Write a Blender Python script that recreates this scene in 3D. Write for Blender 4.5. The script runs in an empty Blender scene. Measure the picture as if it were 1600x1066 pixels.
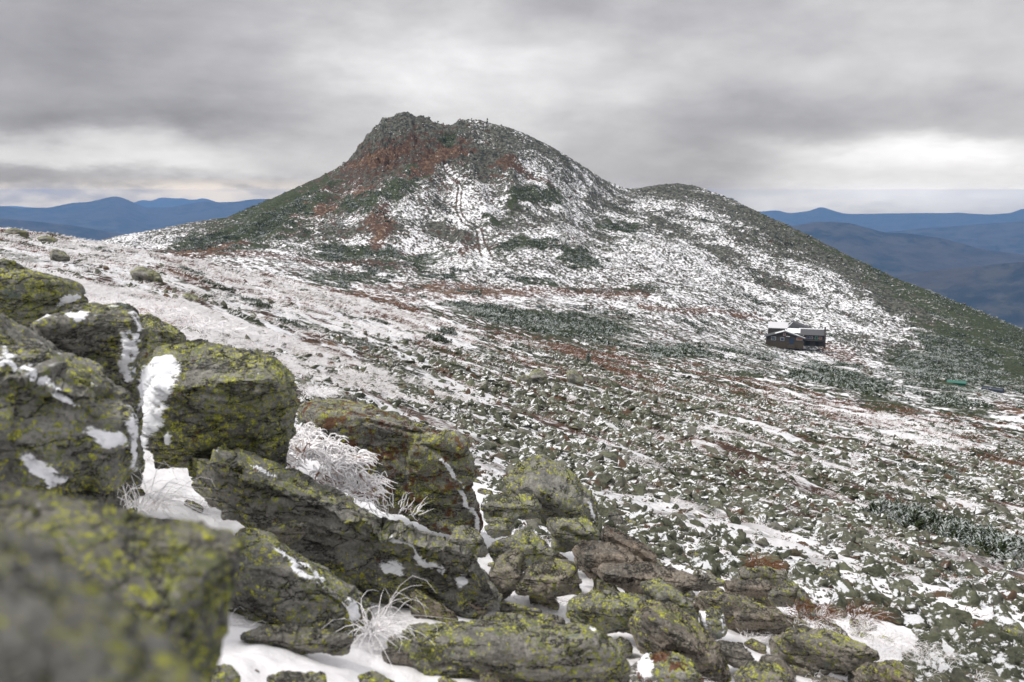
import bpy, bmesh, math, random
import numpy as np
from mathutils import Vector, Matrix, noise as mnoise
random.seed(7)
RNG = np.random.default_rng(11)
PI = math.pi
sc = bpy.context.scene
C = sc.collection

# ---------------------------------------------------------------- camera
FPX, Y0 = 1500.0, 300.0                      # focal length and eye-level row in 1600 px picture units
PITCH = math.atan((533.0 - Y0) / FPX)
cp, sp = math.cos(PITCH), math.sin(PITCH)
cam_d = bpy.data.cameras.new('camera'); cam = bpy.data.objects.new('camera', cam_d); C.objects.link(cam)
cam.location = (0, 0, 0); cam.rotation_euler = (PI/2 - PITCH, 0, 0)
cam_d.sensor_width = 36; cam_d.lens = 36 * FPX / 1600
cam_d.clip_start = 0.05; cam_d.clip_end = 200000
cam_d.dof.use_dof = True; cam_d.dof.focus_distance = 28; cam_d.dof.aperture_fstop = 2.3
sc.camera = cam
sc.view_settings.view_transform = 'Standard'; sc.view_settings.look = 'None'
sc.view_settings.exposure = 0.08; sc.view_settings.gamma = 1.0
sc.cycles.max_bounces = 5; sc.cycles.diffuse_bounces = 3; sc.cycles.glossy_bounces = 1
sc.cycles.transmission_bounces = 1; sc.cycles.volume_bounces = 0; sc.cycles.caustics_reflective = False
sc.cycles.caustics_refractive = False

# ---------------------------------------------------------------- node helper
class NT:
    def __init__(s, tree): s.t = tree; s.N = tree.nodes; s.L = tree.links
    def node(s, typ, **kw):
        n = s.N.new(typ)
        for k, v in kw.items(): setattr(n, k, v)
        return n
    def put(s, sock, v):
        if isinstance(v, bpy.types.NodeSocket): s.L.new(v, sock)
        elif isinstance(v, (tuple, list)):
            v = tuple(v)
            try: sock.default_value = v
            except Exception: sock.default_value = v + (1.0,)
        else: sock.default_value = v
    def math(s, op, a, b=0.0, c=None, clamp=False):
        n = s.node('ShaderNodeMath', operation=op, use_clamp=clamp)
        s.put(n.inputs[0], a); s.put(n.inputs[1], b)
        if c is not None: s.put(n.inputs[2], c)
        return n.outputs[0]
    def vmath(s, op, a, b=(0, 0, 0)):
        n = s.node('ShaderNodeVectorMath', operation=op)
        s.put(n.inputs[0], a)
        if op == 'SCALE': s.put(n.inputs[3], b)
        else: s.put(n.inputs[1], b)
        return n.outputs[1] if op in ('DOT_PRODUCT', 'LENGTH') else n.outputs[0]
    def noise(s, vec, scale, detail=4, rough=.55, dist=0.0, col=False):
        n = s.node('ShaderNodeTexNoise')
        s.put(n.inputs['Vector'], vec); s.put(n.inputs['Scale'], scale); n.inputs['Detail'].default_value = detail
        n.inputs['Roughness'].default_value = rough; n.inputs['Distortion'].default_value = dist
        return n.outputs['Color' if col else 0]
    def voro(s, vec, scale, feature='F1', out='Distance', rand=1.0):
        n = s.node('ShaderNodeTexVoronoi', feature=feature)
        s.put(n.inputs['Vector'], vec); s.put(n.inputs['Scale'], scale); n.inputs['Randomness'].default_value = rand
        return n.outputs[out]
    def mix(s, f, a, b, blend='MIX'):
        n = s.node('ShaderNodeMix', data_type='RGBA', blend_type=blend)
        s.put(n.inputs[0], f); s.put(n.inputs[6], a if isinstance(a, bpy.types.NodeSocket) else tuple(a)[:3] + (1,))
        s.put(n.inputs[7], b if isinstance(b, bpy.types.NodeSocket) else tuple(b)[:3] + (1,))
        return n.outputs[2]
    def step(s, v, lo, hi):                     # smooth 0..1 between lo and hi
        n = s.node('ShaderNodeMapRange', interpolation_type='SMOOTHSTEP')
        s.put(n.inputs[0], v); s.put(n.inputs[1], lo); s.put(n.inputs[2], hi)
        return n.outputs[0]
    def attr(s, name, typ='GEOMETRY', out='Fac'):
        n = s.node('ShaderNodeAttribute', attribute_name=name, attribute_type=typ); return n.outputs[out]
    def bump(s, h, strength=.5, dist=.02, normal=None):
        n = s.node('ShaderNodeBump'); s.put(n.inputs['Height'], h); n.inputs['Strength'].default_value = strength
        s.put(n.inputs['Distance'], dist)
        if normal is not None: s.L.new(normal, n.inputs['Normal'])
        return n.outputs[0]

def material(name):
    m = bpy.data.materials.new(name); m.use_nodes = True; t = NT(m.node_tree); t.N.clear()
    out = t.node('ShaderNodeOutputMaterial'); b = t.node('ShaderNodeBsdfPrincipled')
    t.L.new(b.outputs[0], out.inputs[0]); b.inputs['Roughness'].default_value = .85
    b.inputs['Specular IOR Level'].default_value = .25
    return m, t, b

# ---------------------------------------------------------------- sky and sun
SUN_EL, SUN_AZ = math.radians(52), math.radians(-62)      # azimuth from +Y towards +X
world = bpy.data.worlds.new('World'); sc.world = world; world.use_nodes = True
w = NT(world.node_tree); w.N.clear()
wo = w.node('ShaderNodeOutputWorld'); bg = w.node('ShaderNodeBackground'); w.L.new(bg.outputs[0], wo.inputs[0])
bg.inputs[1].default_value = 0.1
sky = w.node('ShaderNodeTexSky', sky_type='NISHITA', sun_disc=False, sun_elevation=SUN_EL, sun_rotation=SUN_AZ, altitude=1600)
tc = w.node('ShaderNodeTexCoord').outputs['Generated']
sx = w.node('ShaderNodeSeparateXYZ'); w.L.new(tc, sx.inputs[0])
X, Y, Z = sx.outputs
el = w.math('ARCSINE', Z); az = w.math('ARCTAN2', X, Y)
# soft lumpy cloud base, flattened towards the horizon
wv = w.node('ShaderNodeCombineXYZ'); w.put(wv.inputs[0], az); w.put(wv.inputs[1], w.math('MULTIPLY', w.math('POWER', w.math('MAXIMUM', w.math('ADD', el, .05), .001), .85), 2.2)); w.put(wv.inputs[2], 0.3)
WV = wv.outputs[0]
n_big = w.noise(w.vmath('ADD', WV, (0, 2, 4)), 3.2, 6, .48, .15)
n_fine = w.noise(w.vmath('ADD', WV, (7, 2, 9)), 9, 6, .52, .1)
warp = w.noise(WV, 7.0, 7, .6)
warp2 = w.noise(w.vmath('ADD', WV, (5, 3, 1)), 7.0, 7, .6)
n_puff = w.noise(w.vmath('ADD', WV, (1, 8, 2)), 11, 8, .55, .15)
azw = w.math('ADD', az, w.math('MULTIPLY', w.math('SUBTRACT', warp, .5), .20))
elw = w.math('ADD', el, w.math('MULTIPLY', w.math('SUBTRACT', warp2, .5), .065))
base = w.math('MULTIPLY_ADD', w.math('SUBTRACT', n_big, .5), .42, .455)
base = w.math('MULTIPLY_ADD', w.math('SUBTRACT', n_fine, .5), .13, base)
def blob(prev, px, py, rx, ry, amp):
    a0 = math.atan2(px - 800, FPX * 1.0); e0 = (Y0 - py) / FPX * math.cos(a0)
    u = w.math('DIVIDE', w.math('SUBTRACT', azw, a0), rx / FPX); v = w.math('DIVIDE', w.math('SUBTRACT', elw, e0), ry / FPX)
    d = w.math('ADD', w.math('POWER', w.math('ABSOLUTE', u), 2.0), w.math('POWER', w.math('ABSOLUTE', v), 2.0))
    g = w.math('EXPONENT', w.math('MULTIPLY', d, -1.0))
    return w.math('MULTIPLY_ADD', g, amp, prev)
for b_ in ((690, 110, 160, 120, .22), (860, 140, 330, 80, .24), (1500, 90, 200, 90, .08), (100, 236, 330, 24, .26), (330, 260, 200, 22, .16), (60, 268, 200, 8, -.12), (1420, 262, 240, 44, .36), (1480, 240, 240, 20, .16), (1250, 300, 140, 26, .12), (1450, 318, 300, 22, .20),
           (1560, 215, 120, 30, .12), (250, 120, 330, 90, -.05), (170, 190, 300, 20, -.08), (180, 285, 320, 9, -.12),
           (1180, 185, 300, 30, -.07), (1000, 240, 140, 40, -.07), (1540, 205, 160, 16, -.08), (1120, 80, 300, 70, .06), (1540, 130, 160, 60, .03)):
    base = blob(base, *b_)
base = w.math('MULTIPLY', base, w.math('MULTIPLY_ADD', w.math('SUBTRACT', n_puff, .5), .60, 1.0))
# thick overcast is brighter overhead, above the picture
zen = w.step(el, .32, 1.0)
base = w.math('MULTIPLY_ADD', zen, .60, base)
base = w.math('MULTIPLY_ADD', w.step(w.math('MULTIPLY', Y, -1.0), .0, .9), .20, base)      # added fill: unseen sky behind the viewer brightened to light camera-facing sides
tint = w.mix(w.step(base, .3, .75), (.975, .95, 1.0), (1.0, .98, .985))
strip = w.math('MULTIPLY', w.math('SUBTRACT', 1.0, w.step(el, .004, .016)), w.step(w.math('MULTIPLY', az, -1.0), .1, .3))
strip = w.math('MULTIPLY', strip, w.step(n_puff, .38, .62))
cl = w.vmath('SCALE', tint, w.math('MULTIPLY', w.math('MAXIMUM', base, .2), 10.0))
cl = w.mix(strip, cl, (8.0, 7.2, 6.5))
# added glow: sky near the horizon brightened and warmed to cancel the haze box
gg = w.math('DIVIDE', .0026, w.math('MAXIMUM', el, .0026))
for_T = w.math('EXPONENT', w.math('MULTIPLY', gg, -4.4e-5*38000))
cl = w.vmath('SUBTRACT', cl, w.vmath('SCALE', (1.5, 2.75, 5.0), w.math('SUBTRACT', 1.0, for_T)))
cl = w.vmath('SCALE', w.vmath('MAXIMUM', cl, (.8, .8, .8)), w.math('DIVIDE', 1.0, for_T))
low = w.step(w.math('MULTIPLY', el, -1.0), .035, .06)        # below the horizon: dim land light
cl = w.mix(low, cl, (1.2, 1.4, 1.7))
fin = w.mix(.94, sky.outputs[0], cl)
w.L.new(fin, bg.inputs[0])
sun_d = bpy.data.lights.new('sun', 'SUN'); sun_d.energy = 2.9; sun_d.angle = math.radians(10); sun_d.color = (1, .965, .92)
sun = bpy.data.objects.new('sun', sun_d); C.objects.link(sun)
sd = Vector((math.sin(SUN_AZ) * math.cos(SUN_EL), math.cos(SUN_AZ) * math.cos(SUN_EL), math.sin(SUN_EL)))
sd = Vector((-.55, -.24, .80)).normalized()
sun.rotation_euler = sd.to_track_quat('Z', 'Y').to_euler()
sky.sun_elevation = math.asin(sd.z); sky.sun_rotation = math.atan2(sd.x, sd.y)

# ---------------------------------------------------------------- numpy noise
def _hash(ix, iy, iz, seed):
    h = (ix.astype(np.int64) * 374761393 + iy.astype(np.int64) * 668265263 + iz.astype(np.int64) * 2147483647 + seed * 1274126177) & 0xffffffff
    h = ((h ^ (h >> 13)) * 1274126177) & 0xffffffff
    h = ((h ^ (h >> 15)) * 2246822519) & 0xffffffff
    return h ^ (h >> 16)
def vn2(x, y, seed=0):
    ix = np.floor(x); iy = np.floor(y); fx = x - ix; fy = y - iy
    z = np.zeros_like(ix)
    ux = fx*fx*fx*(fx*(fx*6-15)+10); uy = fy*fy*fy*(fy*(fy*6-15)+10)
    def g(dx, dy):
        h = _hash(ix+dx, iy+dy, z, seed); a = h * (2*PI/4294967296.0)
        return np.cos(a)*(fx-dx) + np.sin(a)*(fy-dy)
    a = g(0,0); b = g(1,0); c = g(0,1); d = g(1,1)
    return 1.4*((a*(1-ux)+b*ux)*(1-uy) + (c*(1-ux)+d*ux)*uy)
def facets(p, seed=0):
    """piecewise flat relief: every cell is a tilted plane"""
    i = np.floor(p); best = np.full(len(p), 1e9); val = np.zeros(len(p))
    for dx in (-1,0,1):
        for dy in (-1,0,1):
            for dz in (-1,0,1):
                cx, cy, cz = i[:,0]+dx, i[:,1]+dy, i[:,2]+dz; h = _hash(cx, cy, cz, seed)
                ox, oy, oz = (h & 1023)/1023.0, ((h >> 10) & 1023)/1023.0, ((h >> 20) & 1023)/1023.0
                vx, vy, vz = p[:,0]-cx-ox, p[:,1]-cy-oy, p[:,2]-cz-oz; d = vx*vx+vy*vy+vz*vz
                m = d < best; best = np.where(m, d, best)
                t = (vx*(oy-.5)+vy*(oz-.5)+vz*(ox-.5))*1.6+(ox+oy+oz-1.5)*.35
                val = np.where(m, t, val)
    return val
def fbm2(x, y, seed=0, octv=4, rough=.5):
    s = 0; a = 1; t = 0
    for k in range(octv):
        s = s + a*vn2(x*2**k+17.3*k, y*2**k-9.1*k, seed+k); t += a; a *= rough
    return s/t*1.5
def ridge2(x, y, seed=0, octv=4, rough=.5):
    s = 0; a = 1; t = 0
    for k in range(octv):
        s = s + a*(1-2*np.abs(vn2(x*2**k+5.3*k, y*2**k+3.1*k, seed+k))); t += a; a *= rough
    return s/t
def vn3(p, seed=0):
    i = np.floor(p); f = p - i; u = f*f*(3-2*f); r = 0
    for dx in (0,1):
        for dy in (0,1):
            for dz in (0,1):
                h = _hash(i[:,0]+dx, i[:,1]+dy, i[:,2]+dz, seed) / 4294967296.0
                wgt = (u[:,0] if dx else 1-u[:,0])*(u[:,1] if dy else 1-u[:,1])*(u[:,2] if dz else 1-u[:,2])
                r = r + h*wgt
    return r*2-1
def fbm3(p, seed=0, octv=4, rough=.5):
    s = 0; a = 1; t = 0
    for k in range(octv):
        s = s + a*vn3(p*2**k + 11.7*k, seed+k); t += a; a *= rough
    return s/t
def smooth(e0, e1, x):
    t = np.clip((x-e0)/(e1-e0), 0, 1); return t*t*(3-2*t)

# ---------------------------------------------------------------- picture geometry
def ray(px, py):
    x = (px-800.0)/FPX; y = -(py-533.0)/FPX
    dx = x; dy = cp + y*sp; dz = -sp + y*cp
    return np.arctan2(dx, dy), dz/np.hypot(dx, dy)
def at(px, py, r):
    a, s = ray(px, py); return Vector((float(r*math.sin(a)), float(r*math.cos(a)), float(r*s)))
def project(P):
    P = np.asarray(P, float)
    f = P[...,1]*cp - P[...,2]*sp; u = P[...,1]*sp + P[...,2]*cp
    f = np.where(f < 1e-3, 1e-3, f)
    return 800+FPX*P[...,0]/f, 533-FPX*u/f

# ---------------------------------------------------------------- the lie of the land
PXC = np.array([-300,0,200,400,600,800,1000,1200,1400,1600,1900], float)
RK = np.array([1.2,2.5,5,7,9,12,16,24,36,54,85,125,175,235,325,440,540,620], float)
ROWS = np.array([
[2300,2350,2400,2450,2480,2500,2500,2500,2500,2500,2500],
[1330,1400,1460,1500,1530,1550,1580,1600,1620,1640,1660],
[880,950,1010,1060,1095,1130,1175,1215,1255,1300,1360],
[790,850,905,955,990,1015,1060,1100,1140,1180,1240],
[715,760,805,855,895,925,970,1020,1065,1110,1170],
[640,675,710,760,812,850,895,945,990,1035,1100],
[545,570,610,670,730,780,825,875,925,975,1040],
[460,485,525,585,645,705,755,805,855,905,970],
[405,430,472,527,587,645,697,747,797,845,905],
[372,397,435,485,543,600,650,695,740,785,845],
[352,374,407,452,506,560,607,647,687,727,785],
[350,363,392,434,484,535,582,617,652,687,740],
[372,370,394,428,470,522,568,605,638,668,715],
[420,395,405,436,468,516,558,594,628,655,692],
[470,440,430,448,480,514,548,583,616,642,672],
[520,480,445,448,472,496,528,566,600,626,652],
[540,485,425,415,450,470,500,550,582,610,636],
[540,470,405,397,432,452,474,541,570,598,630]], float)
SIL = np.array([(-600,600),(-300,520),(0,430),(100,392),(165,374),(205,366),(250,358),(300,348),(335,343),(352,341),(400,322),(440,304),(490,281),(520,267),
 (546,250),(550,240),(558,236),(560,226),(568,221),(571,211),(580,207),(584,198),(593,194),(597,184),(610,184),(615,182),(622,177),(634,175),(643,177),(648,183),(655,184),(672,188),(690,194),(704,196),(711,193),(718,188),(735,187),
 (752,189),(775,194),(800,201),(822,210),(860,229),(900,253),(940,279),(962,290),(980,295),(1000,294),(1030,290),(1060,288),(1090,292),(1130,306),
 (1180,329),(1250,362),(1330,402),(1400,435),(1470,462),(1540,491),(1600,517),(1700,560),(1900,650)], float)
def pchip(x, y, xi):                     # y: (n, ...) along axis 0
    h = np.diff(x); hs = h.reshape((-1,)+(1,)*(y.ndim-1)); d = np.diff(y, axis=0)/hs
    m = np.zeros_like(y); m[0] = d[0]; m[-1] = d[-1]
    w1 = 2*hs[1:]+hs[:-1]; w2 = hs[1:]+2*hs[:-1]
    ok = d[1:]*d[:-1] > 0
    with np.errstate(divide='ignore', invalid='ignore'):
        hm = (w1+w2)/(w1/d[:-1]+w2/d[1:])
    m[1:-1] = np.where(ok, hm, 0)
    k = np.clip(np.searchsorted(x, xi)-1, 0, len(x)-2)
    t = ((xi-x[k])/h[k]).reshape((-1,)+(1,)*(y.ndim-1)); H = h[k].reshape(t.shape)
    return y[k]*(2*t**3-3*t**2+1)+H*m[k]*(t**3-2*t**2+t)+y[k+1]*(-2*t**3+3*t**2)+H*m[k+1]*(t**3-t**2)
PXF = np.arange(-600, 2201, 4.0)
u1 = np.linspace(0, 1, 260)
T1 = pchip(PXC, ROWS.T, np.clip(PXF, -300, 1900))                       # px x r
T1 = pchip(np.log(RK/RK[0])/math.log(620/RK[0]), T1.T, u1)              # u x px
silF = np.interp(PXF, SIL[:,0], SIL[:,1])
base_row = T1[-1]
u2 = np.linspace(1, 10, 1801)[1:]
T2 = np.zeros((len(u2), len(PXF)))
for i, uu in enumerate(u2):
    if uu <= 2:
        t = uu-1; g = .80*t+.20*t*t
        T2[i] = base_row + (silF-base_row)*g
    else:
        T2[i] = np.interp(uu, [2, 2.12, 2.5, 3, 5, 10], [0, 5, 50, 130, 400, 620]) + silF
TT = np.vstack([T1, T2]); UU = np.concatenate([u1, u2])
def ridge_r(px): return np.interp(px, [0, 880, 1010, 1080, 1200, 1600], [1000, 1000, 1085, 1100, 1060, 940])
def u_of(r, px):
    un = np.log(np.maximum(r, RK[0])/RK[0])/math.log(620/RK[0])
    return np.where(r <= 620, un, 1+(r-620)/(ridge_r(px)-620))
def lookup(px, u):
    u = np.clip(u, 0, 9.999)
    k = np.where(u <= 1, u*259, 259 + (u-1)*200.0)
    k0 = np.clip(np.floor(k).astype(int), 0, len(UU)-2); fk = k-k0
    q = np.clip((px-PXF[0])/4.0, 0, len(PXF)-1.001); q0 = np.floor(q).astype(int); fq = q-q0
    return (TT[k0,q0]*(1-fk)+TT[k0+1,q0]*fk)*(1-fq)+(TT[k0,q0+1]*(1-fk)+TT[k0+1,q0+1]*fk)*fq
AZL = math.radians(46)
def smooth_land(az, r):
    """slope (z/r) and picture coordinates of the smooth land"""
    a = np.clip(az, -AZL, AZL); py = np.full(np.shape(a), 500.0)
    for _ in range(6):
        y = -(py-533)/FPX; px = 800+FPX*np.tan(a)*(cp+y*sp)
        py = .4*py+.6*lookup(px, u_of(r, px)) if _ < 4 else lookup(px, u_of(r, px))
    y = -(py-533)/FPX
    s = (-sp+y*cp)/np.hypot(np.tan(a)*(cp+y*sp), cp+y*sp)
    return s, px, py
def grid_lookup(G, px, py):
    q = np.clip(px/80.0, 0, 19.999); k = np.clip((py-180)/40.0, 0, G.shape[0]-1.001)
    q0 = q.astype(int); k0 = k.astype(int); fq = q-q0; fk = k-k0
    return (G[k0,q0]*(1-fk)*(1-fq)+G[k0+1,q0]*fk*(1-fq)+G[k0,q0+1]*(1-fk)*fq+G[k0+1,q0+1]*fk*fq)/9.0
def G(txt): return np.array([[int(c) for c in l] for l in txt.split()], float)
#        x = 0 .. 1600 step 80;   y from 180 step 40
SNOW = G("""000000001246600000000 000000000117620000000 000000211124754000000 000002233456554454200 000562334536665532100
666635446646677543210 777556545556778765321 777667766666677876421 777777777544555677643 777777777664555566543 777777777776666566542
777777777776776776664 777777777776777877777 777777777777777888877 777777777777777888887 777777777777777888888 888888888888888888888 888888888888888888888""")
GREEN = G("""000000001210000000000 000000001320000000000 000000234320000000000 000006543210110000000 000007655214321233100
222286534336633234660 222221155543324334588 222222134443323324688 222222222467654333578 222222222346765544589 222222222222333555687
222222222222332344665 222222222222222222355 222222222222222222234 222222222222222222224 222222222222222222100 111111111111111111000""")
ORANGE = G("""000000001110000000000 000000024300000000000 000000243210000000000 000002432321100000000 000012331221111000000
000352224323211110000 012333322222222211000 211222244442321211100 322222223344332111210 333332222222343222321 333333332223333222111
333333332333443222113 222222222333333322222 222222222222332222222 222222222222222222222 222222222222222222233 222222222222222222222""")
ROCK = G("""000000089741000000000 000000098743110000000 000000054554333000000 000001122334444444200 000001112223344566530
111111112222234556630 111111111222233445541 111111111112222233332 111111111112332223331 111112222222333322222 111123334444444433322
445555555455443322122 666667777667777431121 778888888778888764223 888888888888888877666 999999999999999999988 999999999999999999999""")
def land(x, y, fine=True):
    x = np.asarray(x, float); y = np.asarray(y, float)
    r = np.hypot(x, y); az = np.arctan2(x, y)
    s, px, py = smooth_land(az, np.maximum(r, 1.9))
    z = s*np.maximum(r, 1.9)
    u = u_of(r, px)
    calm = 1-np.exp(-((u-2)/.10)**2)
    z = z + fbm2(x/9, y/9, 3, 4)*.45*smooth(9, 40, r)*(1-smooth(120, 400, r)*.3)
    z = z + fbm2(x/1.1, y/1.1, 21, 4, .6)*.11*smooth(1.5, 5, r)*(1-smooth(60, 120, r))
    z = z + fbm2(x/45, y/45, 5, 4)*1.9*smooth(70, 220, r)*(.25+.75*calm)
    mt = smooth(560, 760, r)
    z = z + fbm2(x/110, y/110, 8, 3)*7.0*mt*calm
    z = z + ridge2(x/38+.3*fbm2(x/30, y/30, 77, 2), y/38, 9, 4, .55)*2.6*mt*(.2+.8*calm)
    z = z - np.abs(vn2(x/46+.4*fbm2(x/60, y/60, 78, 2), y/150, 79))*13*mt*calm*smooth(1200, 700, px)
    if fine:
        rk = grid_lookup(ROCK, px, py)
        crag = smooth(.35, .8, rk)*mt
        z = z + crag*(facets(np.stack([np.ravel(x/9), np.ravel(y/9), np.ravel(x)*0], 1), 31).reshape(np.shape(x))*(2.2+6*calm) + facets(np.stack([np.ravel(x/3.2), np.ravel(y/3.2), np.ravel(x)*0], 1), 32).reshape(np.shape(x))*(1.5+1.2*calm) - 1)
        z = z + fbm2(x/3.5, y/3.5, 41, 3, .6)*.9*smooth(350, 700, r)
        z = z + fbm2(x/2.0, y/2.0, 42, 3, .6)*.35*smooth(60, 160, r)*(1-smooth(350, 700, r))
    return z, px, py, r

def kindof(o, kind): o['kind'] = kind; return o
def mesh_from(name, co, faces, mat=None, smooth_shade=True, nside=None):
    """co (n,3); faces (m,k) constant k"""
    me = bpy.data.meshes.new(name); co = np.ascontiguousarray(co, dtype=np.float32); faces = np.ascontiguousarray(faces, dtype=np.int32)
    me.vertices.add(len(co)); me.vertices.foreach_set('co', co.ravel())
    k = faces.shape[1]; m = len(faces)
    me.loops.add(m*k); me.loops.foreach_set('vertex_index', faces.ravel())
    me.polygons.add(m); me.polygons.foreach_set('loop_start', np.arange(m, dtype=np.int32)*k)
    me.polygons.foreach_set('loop_total', np.full(m, k, dtype=np.int32))
    me.update(calc_edges=True)
    me.polygons.foreach_set('use_smooth', np.full(m, smooth_shade, dtype=bool))
    if mat: me.materials.append(mat)
    return me
def link(name, me, parent=None, loc=None, **props):
    o = bpy.data.objects.new(name, me); C.objects.link(o)
    if parent: o.parent = parent
    if loc is not None: o.location = loc
    for k, v in props.items(): o[k] = v
    return o
def color_attr(me, name, arr):
    a = me.attributes.new(name, 'FLOAT_COLOR', 'POINT'); a.data.foreach_set('color', np.ascontiguousarray(arr, dtype=np.float32).ravel())
def float_attr(me, name, arr):
    a = me.attributes.new(name, 'FLOAT', 'POINT'); a.data.foreach_set('value', np.ascontiguousarray(arr, dtype=np.float32).ravel())

# ---------------------------------------------------------------- materials
SNOWC = (.84, .85, .88)
def ground_material():
    m, t, b = material('snowy ground')
    pos = t.node('ShaderNodeNewGeometry').outputs['Position']
    ca = t.node('ShaderNodeAttribute', attribute_name='cover'); s3 = t.node('ShaderNodeSeparateColor'); t.L.new(ca.outputs['Color'], s3.inputs[0])
    O, GR, S = s3.outputs; D = ca.outputs['Alpha']             # orange, green, snow, calm
    rot = t.node('ShaderNodeMapping'); rot.inputs['Rotation'].default_value = (0, 0, math.radians(58)); rot.inputs['Scale'].default_value = (.33, 1, .8)
    # rotate so the x axis runs with the wind, then stretch
    rot0 = t.node('ShaderNodeVectorRotate', rotation_type='Z_AXIS'); t.L.new(pos, rot0.inputs['Vector']); rot0.inputs['Angle'].default_value = math.radians(60)
    st = t.vmath('MULTIPLY', rot0.outputs[0], (.62, 1, .8))
    n0 = t.noise(st, .055, 4, .5); n1 = t.noise(st, .42, 9, .68, .25); n2 = t.noise(t.vmath('ADD', pos, (40, 3, 0)), .9, 8, .72, .2)
    n3 = t.noise(pos, .16, 6, .6)
    snow_n = t.math('ADD', t.math('MULTIPLY', n1, .55), t.math('ADD', t.math('MULTIPLY', n2, .45), t.math('MULTIPLY', t.math('SUBTRACT', n0, .5), .22)))
    n4 = t.noise(t.vmath('ADD', pos, (3, 8, 1)), .42, 5, .62, .3)
    snow_n = t.math('ADD', t.math('MULTIPLY', snow_n, .62), t.math('MULTIPLY', n4, .38))
    thr = t.math('SUBTRACT', .612, t.math('MULTIPLY', S, .185))
    snow = t.step(snow_n, t.math('SUBTRACT', thr, .025), t.math('ADD', thr, .03))
    snow = t.math('MAXIMUM', snow, t.math('MULTIPLY', D, .995))
    veg = t.mix(t.step(t.noise(pos, 1.3, 6, .7), .35, .65), (.034, .037, .026), (.105, .105, .080))
    veg = t.mix(t.step(t.noise(t.vmath('ADD', pos, (31, 8, 1)), .30, 6, .7), .44, .57), t.mix(.75, veg, (.016, .017, .013)), t.mix(.5, veg, (.15, .15, .125)))
    brown = t.mix(t.step(n2, .4, .6), (.040, .022, .015), (.105, .060, .038))
    oran = t.mix(t.step(n1, .4, .6), (.050, .028, .018), (.165, .098, .056))
    om = t.step(t.math('ADD', O, t.math('MULTIPLY', t.math('SUBTRACT', n3, .5), 1.5)), .22, .42)
    veg = t.mix(om, veg, brown)
    om2 = t.step(t.math('ADD', O, t.math('MULTIPLY', t.math('SUBTRACT', n1, .5), 2.6)), .62, .84)
    veg = t.mix(om2, veg, oran)
    gm = t.step(t.math('ADD', GR, t.math('MULTIPLY', t.math('SUBTRACT', t.noise(t.vmath('ADD', st, (9, 9, 2)), .13, 7, .62), .5), 1.9)), .48, .60)
    green = t.mix(t.step(n2, .4, .62), (.016, .023, .010), (.062, .075, .032))
    veg = t.mix(gm, veg, green)
    # frost on the shrubs is thinner than on the open ground
    snow = t.math('MULTIPLY', snow, t.math('SUBTRACT', 1.0, t.math('MULTIPLY', gm, .62)))
    sn = t.mix(t.step(n3, .3, .7), (.80, .785, .80), SNOWC)
    col = t.mix(snow, veg, sn)
    t.L.new(col, b.inputs['Base Color'])
    h = t.math('ADD', t.math('MULTIPLY', n2, 1.0), t.math('MULTIPLY', t.noise(pos, 6, 6, .65), .18))
    bs = t.math('MULTIPLY_ADD', D, -.55, .62)
    bn = t.bump(h, .8, bs); t.L.new(bn, b.inputs['Normal'])
    return m
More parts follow.
